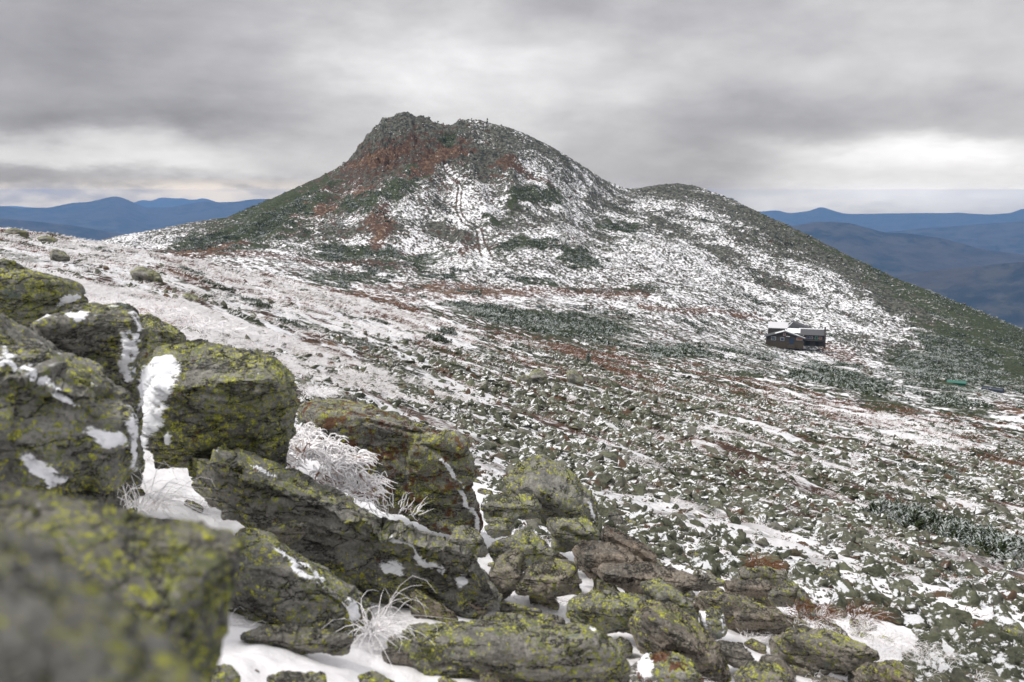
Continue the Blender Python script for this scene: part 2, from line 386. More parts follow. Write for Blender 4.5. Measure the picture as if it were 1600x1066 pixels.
def rock_material(name, big=False):
    m, t, b = material(name)
    if big:
        co = t.node('ShaderNodeTexCoord').outputs['Object']
        P = lambda k: t.attr(k, 'OBJECT', 'Fac')
        lich, orange, brown, rime, pale = P('lichen'), P('orange'), P('brown'), P('rime'), P('pale')
        co = t.vmath('SCALE', co, P('grain'))
    else:
        co = t.node('ShaderNodeNewGeometry').outputs['Position']
    # foliation: long thin streaks along one direction
    fol = t.vmath('MULTIPLY', co, (1.0, 1.0, 5.5))
    geo = t.node('ShaderNodeNewGeometry')
    if big:
        d = t.noise(co, 2.3, 9, .66); d2 = t.noise(fol, 5.5, 8, .7); sp_ = t.noise(co, 48, 5, .75); md = t.noise(co, 17, 6, .65)
        colA = t.mix(t.step(d, .32, .60), (.060, .059, .052), (.33, .32, .285))
        colB = t.mix(t.step(d, .35, .68), (.070, .055, .042), (.40, .31, .23))
        col = t.mix(brown, colA, colB)
        col = t.mix(t.step(d2, .48, .66), col, t.mix(.5, col, (.28, .27, .24)))
        col = t.mix(t.math('MULTIPLY', t.step(md, .50, .66), .55), col, (.034, .032, .027))
        col = t.mix(t.math('MULTIPLY', t.step(sp_, .53, .66), .75), col, (.42, .41, .36))
        col = t.mix(t.math('MULTIPLY', t.step(sp_, .47, .36), .85), col, (.014, .013, .011))
        pit = t.step(t.noise(fol, 9, 6, .72), .40, .33)
        col = t.mix(t.math('MULTIPLY', pit, .85), col, (.012, .011, .010))
        col = t.mix(t.math('MULTIPLY', pale, t.step(d2, .30, .52)), col, (.30, .295, .275))
        crk = t.math('ABSOLUTE', t.math('SUBTRACT', t.noise(t.vmath('MULTIPLY', co, (.8, .9, 2.4)), 1.7, 5, .62, .3), .5))
        crack = t.step(crk, .011, .003)
        col = t.mix(t.math('MULTIPLY', crack, .85), col, (.012, .011, .010))
        # pale grey-green crust lichen
        wv = t.vmath('ADD', co, t.vmath('SCALE', t.noise(co, 9, 4, .6, col=True), .16))
        crust = t.step(t.noise(t.vmath('ADD', wv, (3, 1, 7)), 5, 8, .7), .51, .60)
        col = t.mix(t.math('MULTIPLY', crust, t.math('MULTIPLY_ADD', lich, .22, .10)), col, (.17, .172, .135))
        # map lichen: rounded thalli, merged where dense
        thr = t.math('SUBTRACT', .88, t.math('MULTIPLY', lich, .32))
        dens = t.noise(t.vmath('ADD', co, (11, 5, 2)), 1.7, 5, .6)
        v1 = t.voro(wv, 19, 'SMOOTH_F1'); v1c = t.node('ShaderNodeTexVoronoi'); t.put(v1c.inputs['Vector'], wv); v1c.inputs['Scale'].default_value = 19
        sel = t.node('ShaderNodeSeparateColor'); t.L.new(v1c.outputs['Color'], sel.inputs[0])
        v2c = t.node('ShaderNodeTexVoronoi'); t.put(v2c.inputs['Vector'], wv); v2c.inputs['Scale'].default_value = 38
        sel2 = t.node('ShaderNodeSeparateColor'); t.L.new(v2c.outputs['Color'], sel2.inputs[0])
        q = t.math('SUBTRACT', t.math('ADD', sel.outputs[0], t.math('MULTIPLY', t.math('SUBTRACT', dens, .5), 2.2)), thr)
        q2 = t.math('SUBTRACT', t.math('ADD', sel2.outputs[1], t.math('MULTIPLY', t.math('SUBTRACT', dens, .5), 2.4)), t.math('SUBTRACT', thr, .04))
        ml = t.math('MULTIPLY', t.step(q, -.02, .03), t.step(v1c.outputs['Distance'], .62, .40))
        ml2 = t.math('MULTIPLY', t.step(q2, -.02, .03), t.step(v2c.outputs['Distance'], .64, .44))
        ml = t.math('MAXIMUM', ml, ml2)
        fine = t.noise(co, 60, 5, .75)
        ml = t.math('MULTIPLY', ml, t.math('MULTIPLY', t.step(fine, .40, .50), t.math('SUBTRACT', 1.0, t.math('MAXIMUM', pit, crack))))
        ycol = t.mix(t.step(t.noise(co, 3.3, 4, .6), .35, .65), (.74, .75, .09), (.46, .50, .10))
        ycol = t.mix(t.step(sel.outputs[1], .55, .9), ycol, (.24, .27, .11))
        ycol = t.mix(t.math('MULTIPLY', t.step(fine, .60, .48), .6), ycol, (.10, .115, .03))
        col = t.mix(t.math('MULTIPLY', ml, t.step(lich, 0.0, .12)), col, ycol)
        # rusty and blue-grey lichens
        ro = t.step(t.math('ADD', t.noise(t.vmath('ADD', wv, (5, 9, 1)), 7, 7, .7), t.math('MULTIPLY', orange, .14)), .66, .70)
        col = t.mix(t.math('MULTIPLY', ro, .8), col, (.15, .050, .020))
        bl = t.step(t.noise(t.vmath('ADD', wv, (1, 4, 21)), 3.4, 3, .5), .70, .73)
        col = t.mix(t.math('MULTIPLY', bl, .7), col, (.19, .24, .22))
        # snow packed on: painted patches plus flat hollows
        pa = t.attr('packed'); up = t.node('ShaderNodeSeparateXYZ'); t.L.new(geo.outputs['Normal'], up.inputs[0])
        sn = t.step(t.math('ADD', pa, t.math('MULTIPLY', t.math('SUBTRACT', t.noise(t.vmath('MULTIPLY', co, (1, 1, 2.5)), 13, 8, .75), .5), 1.9)), .42, .60)
        sn2 = t.step(t.math('ADD', t.math('MULTIPLY', up.outputs[2], .5), t.math('ADD', t.math('MULTIPLY', t.noise(co, 3.1, 7, .65), 1.1), t.math('MULTIPLY', rime, .3))), 1.19, 1.25)
        sn = t.math('MAXIMUM', sn, sn2)
        col = t.mix(sn, col, SNOWC)
        hgt = t.math('ADD', t.math('MULTIPLY', md, .9), t.math('ADD', t.math('MULTIPLY', sp_, .32), t.math('MULTIPLY', ml, .06)))
        hgt = t.math('ADD', hgt, t.math('MULTIPLY', d2, .7)); hgt = t.math('SUBTRACT', hgt, t.math('MULTIPLY', t.step(crk, .03, .0), .7))
        bs = t.math('MULTIPLY_ADD', sn, -.034, .042)
        t.L.new(t.bump(hgt, 1.0, bs), b.inputs['Normal'])
        t.L.new(col, b.inputs['Base Color'])
    else:
        rnd = geo.outputs['Random Per Island']
        d = t.noise(co, 1.1, 8, .7); f2 = t.noise(co, 9, 6, .7)
        c1 = t.mix(t.step(d, .35, .68), (.056, .062, .042), (.180, .188, .128))
        c2 = t.mix(t.step(d, .35, .68), (.072, .072, .056), (.235, .23, .185))
        col = t.mix(t.step(rnd, .35, .9), c1, c2)
        col = t.mix(t.math('MULTIPLY', t.step(f2, .52, .68), .55), col, (.20, .21, .11))
        col = t.mix(t.math('MULTIPLY', t.step(f2, .46, .34), .6), col, (.022, .023, .018))
        wn = t.node('ShaderNodeTexWhiteNoise', noise_dimensions='1D'); t.L.new(rnd, wn.inputs['W'])
        wv1 = wn.outputs['Value']
        col = t.mix(t.step(wv1, .90, .97), col, (.13, .085, .055))
        col = t.mix(t.math('MULTIPLY', t.step(wv1, .10, .0), .5), col, (.30, .29, .26))
        up = t.node('ShaderNodeSeparateXYZ'); t.L.new(geo.outputs['Normal'], up.inputs[0])
        wind = t.math('ADD', t.math('MULTIPLY', up.outputs[2], .42), t.math('MULTIPLY', up.outputs[0], -.22))
        sn = t.step(t.math('ADD', wind, t.math('MULTIPLY', t.noise(co, 3.4, 8, .74), 1.15)), 1.005, 1.06)
        col = t.mix(sn, col, SNOWC)
        t.L.new(col, b.inputs['Base Color'])
        t.L.new(t.bump(t.math('ADD', f2, t.noise(co, 34, 5, .7)), 1.0, .045), b.inputs['Normal'])
        
    return m
def blade_material(name, c_lo, c_hi, rimec, rime_amt):
    m, t, b = material(name)
    geo = t.node('ShaderNodeNewGeometry'); rnd = geo.outputs['Random Per Island']
    wn = t.node('ShaderNodeTexWhiteNoise', noise_dimensions='1D'); t.L.new(rnd, wn.inputs['W'])
    col = t.mix(wn.outputs['Value'], c_lo, c_hi)
    n = t.noise(geo.outputs['Position'], 30, 4, .6)
    big = t.noise(geo.outputs['Position'], .5, 5, .6)
    r = t.step(t.math('ADD', t.math('MULTIPLY', rnd, .5), t.math('ADD', t.math('MULTIPLY', n, .3), t.math('MULTIPLY', big, .9))), 1.16-rime_amt, 1.26-rime_amt)
    col = t.mix(r, col, rimec); t.L.new(col, b.inputs['Base Color'])
    return m
def plain(name, c, rough=.7, var=.25, scale=3, metal=0):
    m, t, b = material(name)
    co = t.node('ShaderNodeTexCoord').outputs['Object']
    n = t.noise(co, scale, 6, .6)
    col = t.mix(n, tuple(v*(1-var) for v in c), tuple(min(1, v*(1+var)) for v in c)); t.L.new(col, b.inputs['Base Color'])
    b.inputs['Roughness'].default_value = rough; b.inputs['Metallic'].default_value = metal
    return m
M_ground = ground_material(); M_rock = rock_material('talus rock'); M_big = rock_material('lichen rock', True)
M_rime = blade_material('rimed grass', (.16, .075, .04), (.42, .29, .21), (.93, .91, .92), .62)
M_rust = blade_material('rusty grass', (.09, .036, .018), (.25, .115, .050), (.80, .74, .76), .20)
M_needle = blade_material('spruce needles', (.016, .024, .009), (.050, .066, .024), (.38, .42, .42), .22)
M_frost = blade_material('frosted needles', (.035, .045, .028), (.09, .105, .07), (.46, .49, .48), .40)
M_snow = plain('drifted snow', (.83, .845, .875), .6, .02, 2)

# ---------------------------------------------------------------- ground sheet
azd = np.linspace(-math.radians(44), math.radians(44), 1560)
azb = np.linspace(math.radians(44), math.radians(316), 60)[1:-1]
azs = np.concatenate([azd, azb])
rs = np.concatenate([[.25, .6], np.geomspace(1.2, 100, 560), np.geomspace(100, 600, 330)[1:], np.linspace(600, 1210, 620)[1:], np.geomspace(1210, 4200, 60)[1:]])
A, R = np.meshgrid(azs, rs)
Aw = np.where(A > PI, A-2*PI, A)
# behind the viewer blend the two flanks
back = np.clip((A-math.radians(44))/math.radians(272), 0, 1)
xr, yr = R*np.sin(A), R*np.cos(A)
nd = len(azd)
Z = np.zeros_like(R); PXg = np.zeros_like(R); PYg = np.zeros_like(R)
Z[:, :nd], PXg[:, :nd], PYg[:, :nd], _ = land(xr[:, :nd], yr[:, :nd])
zr = Z[:, nd-1:nd]; zl = Z[:, 0:1]; bk = back[:, nd:]; bk = bk*bk*(3-2*bk)
Z[:, nd:] = zr*(1-bk)+zl*bk; PXg[:, nd:] = 1600; PYg[:, nd:] = 1000
nr, na = R.shape
idx = np.arange(nr*na).reshape(nr, na); nxt = np.roll(idx, -1, axis=1)
F = np.stack([idx[:-1].ravel(), nxt[:-1].ravel(), nxt[1:].ravel(), idx[1:].ravel()], 1)[:, ::-1]
me = mesh_from('ground', np.stack([xr, yr, Z], -1).reshape(-1, 3), F, M_ground)
wx = PXg + fbm2(xr/14, yr/14, 51, 3)*26; wy = PYg + fbm2(xr/14, yr/14, 55, 3)*10
S_ = grid_lookup(SNOW, wx, wy); G_ = grid_lookup(GREEN, wx, wy); O_ = grid_lookup(ORANGE, wx, wy)
def ell(lst, soft=.35):
    q = np.zeros(R.shape)
    for (cx, cy, rx, ry, ang) in lst:
        a = math.radians(ang); dx, dy = wx-cx, wy-cy
        d = np.hypot((dx*math.cos(a)+dy*math.sin(a))/rx, (-dx*math.sin(a)+dy*math.cos(a))/ry); q = np.maximum(q, smooth(1+soft, 1-soft, d))
    return q
GPATCH = [(630,290,32,9,-25),(600,308,36,8,-15),(560,322,32,9,-15),(815,305,34,12,-15),(780,338,26,8,-15),(862,302,12,18,50),(838,378,26,10,0),(905,405,34,12,20),(600,388,95,9,3),(520,398,50,6,3),
   (560,434,46,6,5),(690,434,30,6,0),(960,352,34,7,20),(800,388,26,9,0),(450,332,50,10,-20),(400,356,62,9,-15),(330,376,50,6,-10),(850,500,120,11,6),(750,480,60,5,6),(900,516,60,8,0),(1060,552,52,10,0),
   (1330,592,60,12,15),(1450,580,64,20,20),(1500,560,80,20,25),(1290,600,40,8,10),(1150,588,40,7,5),(700,215,18,8,-35),(640,262,14,6,-30),(900,450,40,6,10),(840,440,30,5,0),(1390,640,40,10,15),(1500,640,50,14,15),
   (520,440,40,5,5),(620,412,40,5,0),(1180,620,40,7,12),(1240,590,36,6,5),(940,570,30,6,10),(760,560,34,5,15),(1340,610,30,10,20),(1210,690,22,5,10),(1000,452,40,4,5)]
g_ = ell(GPATCH)
r_ = ell([(596,214,46,22,-52),(640,195,36,14,5),(735,222,34,20,30),(765,255,36,16,15),(615,366,26,15,-10),(1075,300,60,16,12),(1180,350,70,14,28),(1300,420,90,16,26),(1120,390,70,12,25),(1230,450,70,10,22),(960,320,50,12,25),
   (700,355,46,10,15),(890,250,70,6,35),(1380,470,80,12,25),(1040,350,60,10,20),(850,235,40,8,33)])
o_ = ell([(600,240,46,6,-22),(668,254,50,12,-35),(712,234,36,8,-30),(640,284,30,6,-30),(590,350,18,14,-70),(724,392,9,8,0),(860,286,40,6,25),(800,262,40,8,15),(560,300,30,6,-20),(690,452,110,6,2),(330,390,40,5,-5),(500,330,40,5,-20)])
w_ = ell([(752,305,28,18,0),(735,335,30,10,0),(870,254,44,8,35),(820,222,28,10,35),(925,300,50,10,22),(700,284,28,9,10),(960,430,56,16,15),(1080,428,90,12,20),(660,310,30,8,-10),(560,372,50,6,0),(1160,460,60,10,15),(1420,520,80,5,22),(1250,480,60,6,20)])
S_ = np.clip(S_*(1-.55*g_)*(1-.55*r_)*(1-.5*o_)+.16*w_, 0, 1); G_ = np.clip(G_*(1-.7*w_)*(1-.8*r_)*(1-.6*o_)*.72+.75*g_, 0, 1); O_ = np.clip(O_*.85+.42*o_-.3*g_, 0, 1)
mtn = smooth(560, 700, R)
strk = fbm2((xr*.985-yr*.17)/85, (xr*.17+yr*.985)/13, 151, 5, .6)
S_ = S_+strk*.42*mtn*smooth(560, 900, PXg)+strk*.25*mtn*(1-smooth(560, 900, PXg))
strk2 = fbm2((xr*.5-yr*.87)/26, (xr*.87+yr*.5)/5, 157, 5, .6)
S_ = S_+strk2*.45*(1-mtn)*smooth(14, 30, R); G_ = np.clip(G_+fbm2(xr/5+yr*.1, yr/9, 161, 4)*.5*(1-smooth(120, 300, R)), 0, 1)
rst = smooth(.06, .26, fbm2((xr*.87+yr*.5)/4.5, (xr*.5-yr*.87)/20, 521, 4, .6))*smooth(12, 24, R)*(1-smooth(250, 450, R))
O_ = np.clip(O_+.38*rst, 0, 1); S_ = S_-.24*rst-.03*smooth(18, 30, R)*(1-smooth(250, 450, R))
mats = smooth(.15, .26, fbm2((xr*.5-yr*.87)/9, (xr*.87+yr*.5)/3.2, 171, 4, .6)+.12*fbm2(xr/40, yr/40, 175, 2))*smooth(20, 34, R)*(1-smooth(200, 420, R))
G_ = np.maximum(G_, mats*1.2); S_ = S_*(1-.5*mats)
med = fbm2(xr/52, yr/52, 611, 4, .55)
dd = wy-np.interp(wx, SIL[:, 0], SIL[:, 1])
edge = smooth(75, 20, dd+med*40)*smooth(1090, 1200, wx)*mtn; edgl = smooth(80, 25, dd+med*40)*smooth(560, 500, wx)*smooth(240, 330, wx)*mtn
S_ = (S_+med*.34*mtn)*(1-.45*edge)*(1-.45*edgl); G_ = np.clip(G_+.27*edge+.30*edgl, 0, 1)
S_ = S_-.10*mtn*smooth(700, 1000, PXg); S_ = np.where(mtn > .3, np.minimum(S_, .61+.1*(1-mtn)), S_)
S_ = np.clip(S_, 0, 1)
calm_snow = 1-smooth(14, 26, R + fbm2(xr/3, yr/3, 61, 3)*6)
# the two worn lines of the trail climbing the mountain, and bare crag faces
def trail(pts, wd):
    d = np.full(R.shape, 1e9)
    for (x0, y0), (x1, y1) in zip(pts[:-1], pts[1:]):
        vx, vy = x1-x0, y1-y0; L2 = vx*vx+vy*vy
        tt = np.clip(((PXg-x0)*vx+(PYg-y0)*vy)/L2, 0, 1)
        d = np.minimum(d, np.hypot(PXg-x0-tt*vx, PYg-y0-tt*vy))
    return np.exp(-(d/wd)**2)
TR = trail([(683,252),(700,270),(722,292),(719,322),(728,336),(752,352),(757,372),(768,398)], 1.5)
TR2 = trail([(683,252),(700,270),(716,292),(712,322),(720,338),(744,352),(748,378),(752,398)], 1.5)
TW = trail([(683,252),(700,270),(719,292),(715,322),(724,337),(748,352),(752,375),(760,398)], 8)
S_ = np.clip(S_+.25*TW-.6*np.maximum(TR, TR2), 0, 1); G_ = G_*(1-TW)
O_ = np.clip(O_+.12*np.maximum(TR, TR2), 0, 1)
for pts, wd, a in (([(170,420),(330,392),(420,402),(520,412),(640,415)], 4, .3), ([(560,455),(640,468),(760,460),(900,455),(1010,458)], 8, .5),
                   ([(585,378),(610,350),(600,330)], 7, .35), ([(270,392),(330,388),(360,378)], 5, .4), ([(1290,550),(1330,560),(1355,580)], 8, .6),
                   ([(1560,635),(1600,650)], 8, .8), ([(545,258),(600,238),(640,215)], 4, .3),
                   ([(1000,478),(1100,490),(1190,502)], 3.5, .7), ([(870,545),(960,575),(1040,600)], 8, .35)):
    q = trail(pts, wd); O_ = np.clip(O_+a*q, 0, 1); S_ = S_*(1-.5*a*q); G_ = G_*(1-q)
color_attr(me, 'cover', np.stack([O_, G_, S_, calm_snow], -1).reshape(-1, 4))
kindof(link('ground', me), 'structure')
print('ground', len(me.vertices))

# ---------------------------------------------------------------- far country
def far_material(name, c1, c2, sc_):
    m, t, b = material(name); pos = t.node('ShaderNodeNewGeometry').outputs['Position']
    n = t.noise(pos, sc_, 8, .62); n2 = t.noise(pos, sc_*.18, 5, .6)
    col = t.mix(t.step(n, .38, .62), c1, c2); col = t.mix(t.math('MULTIPLY', t.step(n2, .45, .62), .6), col, (.052, .040, .038))
    t.L.new(col, b.inputs['Base Color']); t.L.new(t.bump(n, .6, 60.0), b.inputs['Normal']); return m
M_far = far_material('forested hills', (.006, .011, .013), (.052, .046, .038), .005)
VZ = -1250.0
th = np.linspace(0, 2*PI, 97)[:-1]; rr = np.geomspace(900, 44000, 60)
A2, R2 = np.meshgrid(th, rr); zz = VZ + fbm2(R2*np.sin(A2)/3000, R2*np.cos(A2)/3000, 71, 4)*120
ii = np.arange(A2.size).reshape(A2.shape); nn = np.roll(ii, -1, axis=1)
kindof(link('valley_floor', mesh_from('valley_floor', np.stack([R2*np.sin(A2), R2*np.cos(A2), zz], -1).reshape(-1, 3),
     np.stack([ii[1:].ravel(), nn[1:].ravel(), nn[:-1].ravel(), ii[:-1].ravel()], 1) if False else np.stack([ii[:-1].ravel(), nn[:-1].ravel(), nn[1:].ravel(), ii[1:].ravel()], 1)[:, ::-1], M_far)), 'structure')
def far_range(name, pts, r, width, rough=3, seed=1):
    pts = np.array(pts, float); px = np.arange(pts[0, 0], pts[-1, 0]+1, 3.0)
    sil = np.interp(px, pts[:, 0], pts[:, 1]); k = np.hanning(9); k /= k.sum(); sil = np.convolve(np.pad(sil, 4, 'edge'), k, 'valid')
    a, s = ray(px, sil); v = np.linspace(-1, .8, 70)
    Av, Vv = np.meshgrid(a, v); Rv = r + Vv*width
    top = (s*r)[None, :] - VZ
    prof = np.where(Vv < 0, (1+Vv), (1-Vv)); prof = np.clip(prof, 0, 1)**1.15
    x, y = Rv*np.sin(Av), Rv*np.cos(Av)
    rd = ridge2(x/2600, y/2600, seed, 5, .5)
    z = VZ-30 + top*prof + (rd-.4)*rough*60*np.clip(1-prof, 0, 1)*np.clip(prof*3, 0, 1)*2 + fbm2(x/500, y/500, seed+9, 3)*rough*2
    i_ = np.arange(z.size).reshape(z.shape)
    Fq = np.stack([i_[:-1, :-1].ravel(), i_[:-1, 1:].ravel(), i_[1:, 1:].ravel(), i_[1:, :-1].ravel()], 1)
    kindof(link(name, mesh_from(name, np.stack([x, y, z], -1).reshape(-1, 3), Fq, M_far)), 'structure')
far_range('hills', [(-500,345),(-200,322),(0,318),(30,322),(80,321),(110,314),(140,312),(165,306),(182,303),(200,309),(225,321),(260,321),(320,311),(345,313),(370,312),(395,308),(420,308),(470,320),(560,330),(620,340)], 19000, 6500, 3.5, 3)
far_range('hills', [(180,330),(215,312),(225,310),(235,313),(250,306),(275,308),(285,307),(300,311),(318,307),(340,314),(380,330)], 29000, 4000, 3, 5)
far_range('hills', [(-500,322),(-60,321),(20,320),(60,323),(100,324),(200,334)], 33000, 4000, 3, 6)
far_range('hills', [(-500,330),(-100,338),(0,336),(60,341),(120,348),(200,362),(300,372),(420,380)], 12000, 3000, 3, 8)
far_range('hills', [(900,392),(1120,372),(1190,352),(1240,347),(1275,341),(1300,340),(1330,343),(1380,357),(1420,359),(1470,366),(1530,382),(1600,392),(1750,402),(2100,430)], 10500, 3200, 3, 12)
far_range('hills', [(900,345),(1100,334),(1180,329),(1215,326),(1232,331),(1262,328),(1283,320),(1300,326),(1322,332),(1400,331),(1500,330),(1545,333),(1580,330),(1596,324),(1640,322),(1800,330),(2100,340)], 24000, 5500, 3.5, 13)
far_range('hills', [(1150,372),(1350,362),(1450,353),(1550,345),(1620,341),(1700,343),(1900,350),(2100,360)], 16000, 3500, 3, 14)
far_range('hills', [(1100,470),(1300,440),(1450,415),(1600,400),(1750,398),(2100,420)], 7600, 2200, 3, 17)

# ---------------------------------------------------------------- haze: one closed box of even air
def haze_box(dens, colr):
    bm = bmesh.new(); bmesh.ops.create_cube(bm, size=1.0)
    bmesh.ops.scale(bm, vec=(76000, 76000, 1655), verts=bm.verts); bmesh.ops.translate(bm, vec=(0, 0, 95-827.5), verts=bm.verts)
    me = bpy.data.meshes.new('haze'); bm.to_mesh(me); bm.free()
    m = bpy.data.materials.new('haze'); m.use_nodes = True; t = NT(m.node_tree); t.N.clear()
    o = t.node('ShaderNodeOutputMaterial'); v = t.node('ShaderNodeVolumePrincipled'); t.L.new(v.outputs[0], o.inputs['Volume'])
    v.inputs['Color'].default_value = colr + (1,); v.inputs['Density'].default_value = dens; v.inputs['Anisotropy'].default_value = .1
    me.materials.append(m); kindof(link('haze', me), 'stuff')
haze_box(4.4e-5, (.27, .53, 1.0))

# ---------------------------------------------------------------- rock shapes
def hull_mesh(pts):
    bm = bmesh.new()
    for p in pts: bm.verts.new(p)
    r = bmesh.ops.convex_hull(bm, input=bm.verts)
    bad = [g for g in r['geom_interior']+r['geom_unused'] if isinstance(g, bmesh.types.BMVert)]
    bmesh.ops.delete(bm, geom=list(set(bad)), context='VERTS')
    bmesh.ops.triangulate(bm, faces=bm.faces)
    bmesh.ops.recalc_face_normals(bm, faces=bm.faces)
    return bm
def rock_variant(n, flat):
    pts = []
    for _ in range(n):
        v = Vector((random.gauss(0, 1), random.gauss(0, 1), random.gauss(0, 1))).normalized()
        k = max(abs(v.x), abs(v.y), abs(v.z)); v = v*(.55+.45/k*.75)*random.uniform(.75, 1)
        pts.append((v.x*.62, v.y*.42, v.z*.42*flat))
    bm = hull_mesh(pts); bm.verts.index_update()
    co = np.array([v.co[:] for v in bm.verts]); f = np.array([[v.index for v in q.verts] for q in bm.faces]); bm.free()
    return co, f
VARS = [rock_variant(random.choice((11, 13, 16)), random.uniform(.45, .95)) for _ in range(28)]
def rot_mats(yaw, pit, rol):
    cy, sy, cx, sx_, cz, sz = np.cos(yaw), np.sin(yaw), np.cos(pit), np.sin(pit), np.cos(rol), np.sin(rol)
    Rz = np.zeros((len(yaw), 3, 3)); Rz[:, 0, 0] = cy; Rz[:, 0, 1] = -sy; Rz[:, 1, 0] = sy; Rz[:, 1, 1] = cy; Rz[:, 2, 2] = 1
    Rx = np.zeros_like(Rz); Rx[:, 0, 0] = 1; Rx[:, 1, 1] = cx; Rx[:, 1, 2] = -sx_; Rx[:, 2, 1] = sx_; Rx[:, 2, 2] = cx
    Ry = np.zeros_like(Rz); Ry[:, 0, 0] = cz; Ry[:, 0, 2] = sz; Ry[:, 1, 1] = 1; Ry[:, 2, 0] = -sz; Ry[:, 2, 2] = cz
    return Rz@Rx@Ry
def merge(variants, choice, pos, Rm, scale):
    cos, fs, off = [], [], 0
    for k, (co, f) in enumerate(variants):
        s = np.nonzero(choice == k)[0]
        if not len(s): continue
        P = np.einsum('nij,nvj->nvi', Rm[s], co[None]*scale[s][:, None, :]) + pos[s][:, None, :]
        Fk = f[None]+(np.arange(len(s))*len(co))[:, None, None]+off
        cos.append(P.reshape(-1, 3)); fs.append(Fk.reshape(-1, 3)); off += len(s)*len(co)
    return np.concatenate(cos), np.concatenate(fs)
def scatter(n, r0, r1, az0=-31, az1=31):
    r = np.sqrt(RNG.uniform(r0*r0, r1*r1, n)); a = np.radians(RNG.uniform(az0, az1, n))
    return r*np.sin(a), r*np.cos(a)
WIND = math.atan2(-.87, .5)
rocks = []   # x,y,z,size,px,py,r
def rock_field(n, r0, r1, smin, smax, power, bias, az0=-31, az1=31):
    x, y = scatter(n, r0, r1, az0, az1); z, px, py, r = land(x, y)
    clump = fbm2(x/6, y/6, 91, 4)*.55*(1-smooth(100, 300, r)*.4)
    p = grid_lookup(ROCK, px+fbm2(x/20, y/20, 93, 3)*35, np.minimum(py, 1000)+fbm2(x/20, y/20, 94, 3)*14)
    st_ = fbm2((x*.5-y*.87)/26, (x*.87+y*.5)/5, 157, 5, .6); p = p*(1-.9*smooth(-.1, .5, st_)*smooth(14, 40, r))
    p = p*(1-.7*smooth(.06, .26, fbm2((x*.87+y*.5)/4.5, (x*.5-y*.87)/20, 521, 4, .6))*(1-smooth(250, 450, r)))
    keep = RNG.uniform(0, 1, n) < np.clip((p+clump*.45)*1.15-.08+bias, 0, 1)
    keep &= (px > -250) & (px < 1850)
    s = (smin+(smax-smin)*RNG.uniform(0, 1, n)**power)*(1-.3*smooth(900, 600, px)*smooth(60, 20, 0*r+40))
    return np.stack([x, y, z, s, px, py, r], 1)[keep]
fields = [rock_field(7000, 7.5, 13, .09, .42, 3.5, .05, 13, 31), rock_field(52000, 13, 40, .08, .56, 5.5, .0), rock_field(190000, 40, 125, .13, .85, 5.5, -.04),
          rock_field(50000, 125, 330, .38, 1.6, 5, -.10), rock_field(16000, 330, 620, .9, 3.0, 3, -.10), rock_field(42000, 620, 1160, 1.1, 4.0, 3.2, -.10)]
allr = np.concatenate(fields)
near_free = ~((np.abs(allr[:, 4]-1242) < 56) & (allr[:, 6] > 560) & (allr[:, 6] < 650)) & ~((allr[:, 6] < 17) & (allr[:, 4] < 760)) & ~((allr[:, 6] < 13) & ((allr[:, 4] < 1440+(1010-allr[:, 5])*.55) | (allr[:, 4] < 1300)))
allr = allr[near_free]
app = allr[:, 3]/allr[:, 6]
vis = (allr[:, 4] > -20) & (allr[:, 4] < 1620) & (allr[:, 5] > 560) & (allr[:, 5] < 1075)
order = np.argsort(-(app*vis)); N_IND = 190
ind, rest = allr[order[:N_IND]], allr[order[N_IND:]]
def pose(a, tilt=.35):
    n = len(a); yaw = WIND+RNG.normal(0, .7, n); Rm = rot_mats(yaw, RNG.normal(0, tilt, n), RNG.normal(.1, tilt, n))
    s = a[:, 3]; sc3 = np.stack([s*RNG.uniform(.85, 1.35, n), s*RNG.uniform(.7, 1.15, n), s*RNG.uniform(.6, 1.25, n)], 1)
    pos = a[:, :3].copy(); pos[:, 2] += s*RNG.uniform(.0, .16, n)
    return pos, Rm, sc3

